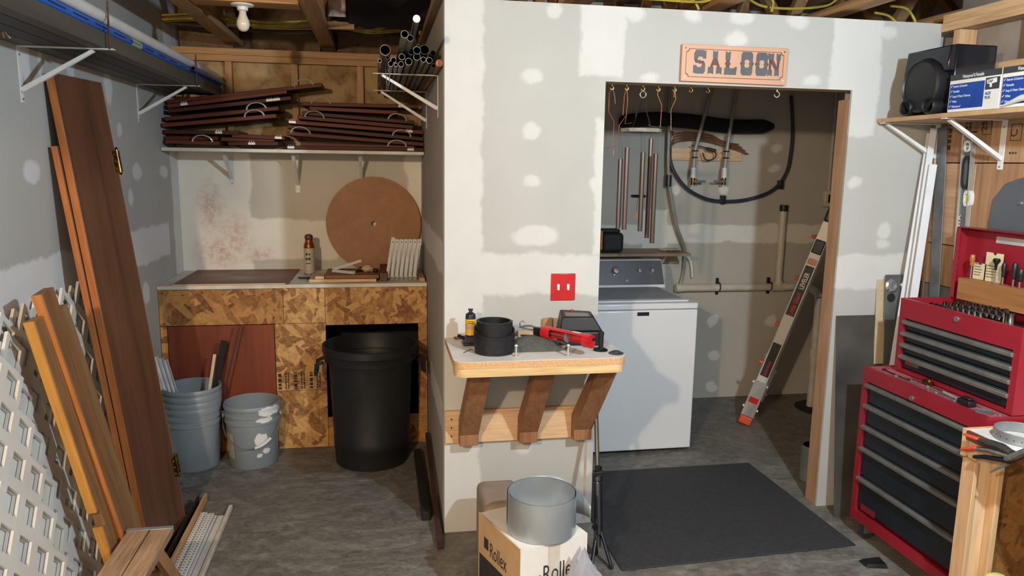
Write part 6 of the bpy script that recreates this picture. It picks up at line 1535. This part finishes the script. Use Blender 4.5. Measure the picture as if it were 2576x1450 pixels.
for k in range(24):
    q = 2*PI*k/24; obj('hole', MB().cyl((.0872*math.cos(q), .0872*math.sin(q), .016), (.0876*math.cos(q), .0876*math.sin(q), .016), .002, n=6), BLACKM, rt_)
# spring clamp with orange tips gripping the bench edge
CLG = mat('clamp_grey', (116, 116, 114), .5, c2=(70, 70, 70), scale=30)
def PXc(px, py, x=0): return A(px, py, 'x', px_-.022)
cl = thing('spring_clamp', 'grey and black spring clamp with orange tips on the bench corner', 'clamp', PXc(2480, 1140))
wpart(cl, 'orange_tip', MB().tube([PXc(2425, 1092), PXc(2436, 1097), PXc(2466, 1107)], [.006, .011, .012], 8, sq=.6), ORG)
wpart(cl, 'orange_tip', MB().tube([PXc(2418, 1131), PXc(2428, 1130), PXc(2458, 1128)], [.006, .011, .011], 8, sq=.7), ORG)
wpart(cl, 'jaw', MB().tube([PXc(2460, 1106), PXc(2490, 1116), PXc(2520, 1125), PXc(2545, 1140)], [.010, .019, .018, .013], 10, sq=.7), mat('clamp_black', (58, 56, 54), .5, c2=(36, 36, 36), scale=30))
wpart(cl, 'jaw', MB().tube([PXc(2456, 1129), PXc(2490, 1133), PXc(2520, 1142), PXc(2550, 1152)], [.009, .012, .014, .013], 10, sq=.7), CLG)
wpart(cl, 'handle', MB().tube([PXc(2535, 1155), PXc(2550, 1150), PXc(2576, 1138), PXc(2610, 1120)], [.016, .019, .015, .013], 10, sq=.7), CLG)
wpart(cl, 'handle', MB().tube([PXc(2452, 1150), PXc(2475, 1150), PXc(2510, 1156), PXc(2540, 1160)], [.010, .012, .012, .014], 10, sq=.7), BLACK)
wpart(cl, 'spring', MB().tube([PXc(2492, 1188), PXc(2510, 1178), PXc(2535, 1168)], [.004, .005, .006], 8), STEEL)
yb_ = A(2482, 1440, 'y', -1.13)
single('yellow_jug', 'pale yellow plastic jug on the floor beside the bench post', 'jug', MB().lathe([(.04, .001), (.046, .006), (.046, yb_.z-.02), (.040, yb_.z-.004), (.022, yb_.z+.008), (0, yb_.z+.010)], 24, TR(yb_.x+.012, -1.17, 0)), mat('pale_yellow', (226, 220, 140), .5))
# cables over the saloon wall
g = 'yellow cables above the doorway wall'
for k, (pts, lab) in enumerate((([(1560, -6), (1640, -2), (1760, 5), (1800, -8)], 'yellow cable arching above the left of the doorway'), ([(1718, -10), (1742, 0), (1752, 12), (1758, 24)], 'yellow cable dropping behind the wall near the middle truss'),
    ([(1880, -5), (1920, 16), (2000, 22), (2080, 14), (2110, -8)], 'long drooping yellow cable between the trusses over the doorway'), ([(1930, -10), (1945, 5), (1940, 30)], 'short yellow cable dropping behind the wall, right of the long one'),
    ([(2110, -12), (2150, 5), (2190, 3), (2215, -12)], 'thick yellow cable loop at the top edge over the doorway'), ([(2200, 32), (2235, 40), (2258, 60)], 'yellow cable bending down behind the wall at right'),
    ([(2240, 15), (2280, 22), (2300, 48), (2302, 60)], 'yellow cable arching down nearest the right corner'))):
    cable('cable', lab, [A(x, y, 'y', .09+.03*(k % 3)) for x, y in pts], .006 if k != 4 else .009, CAB, g)
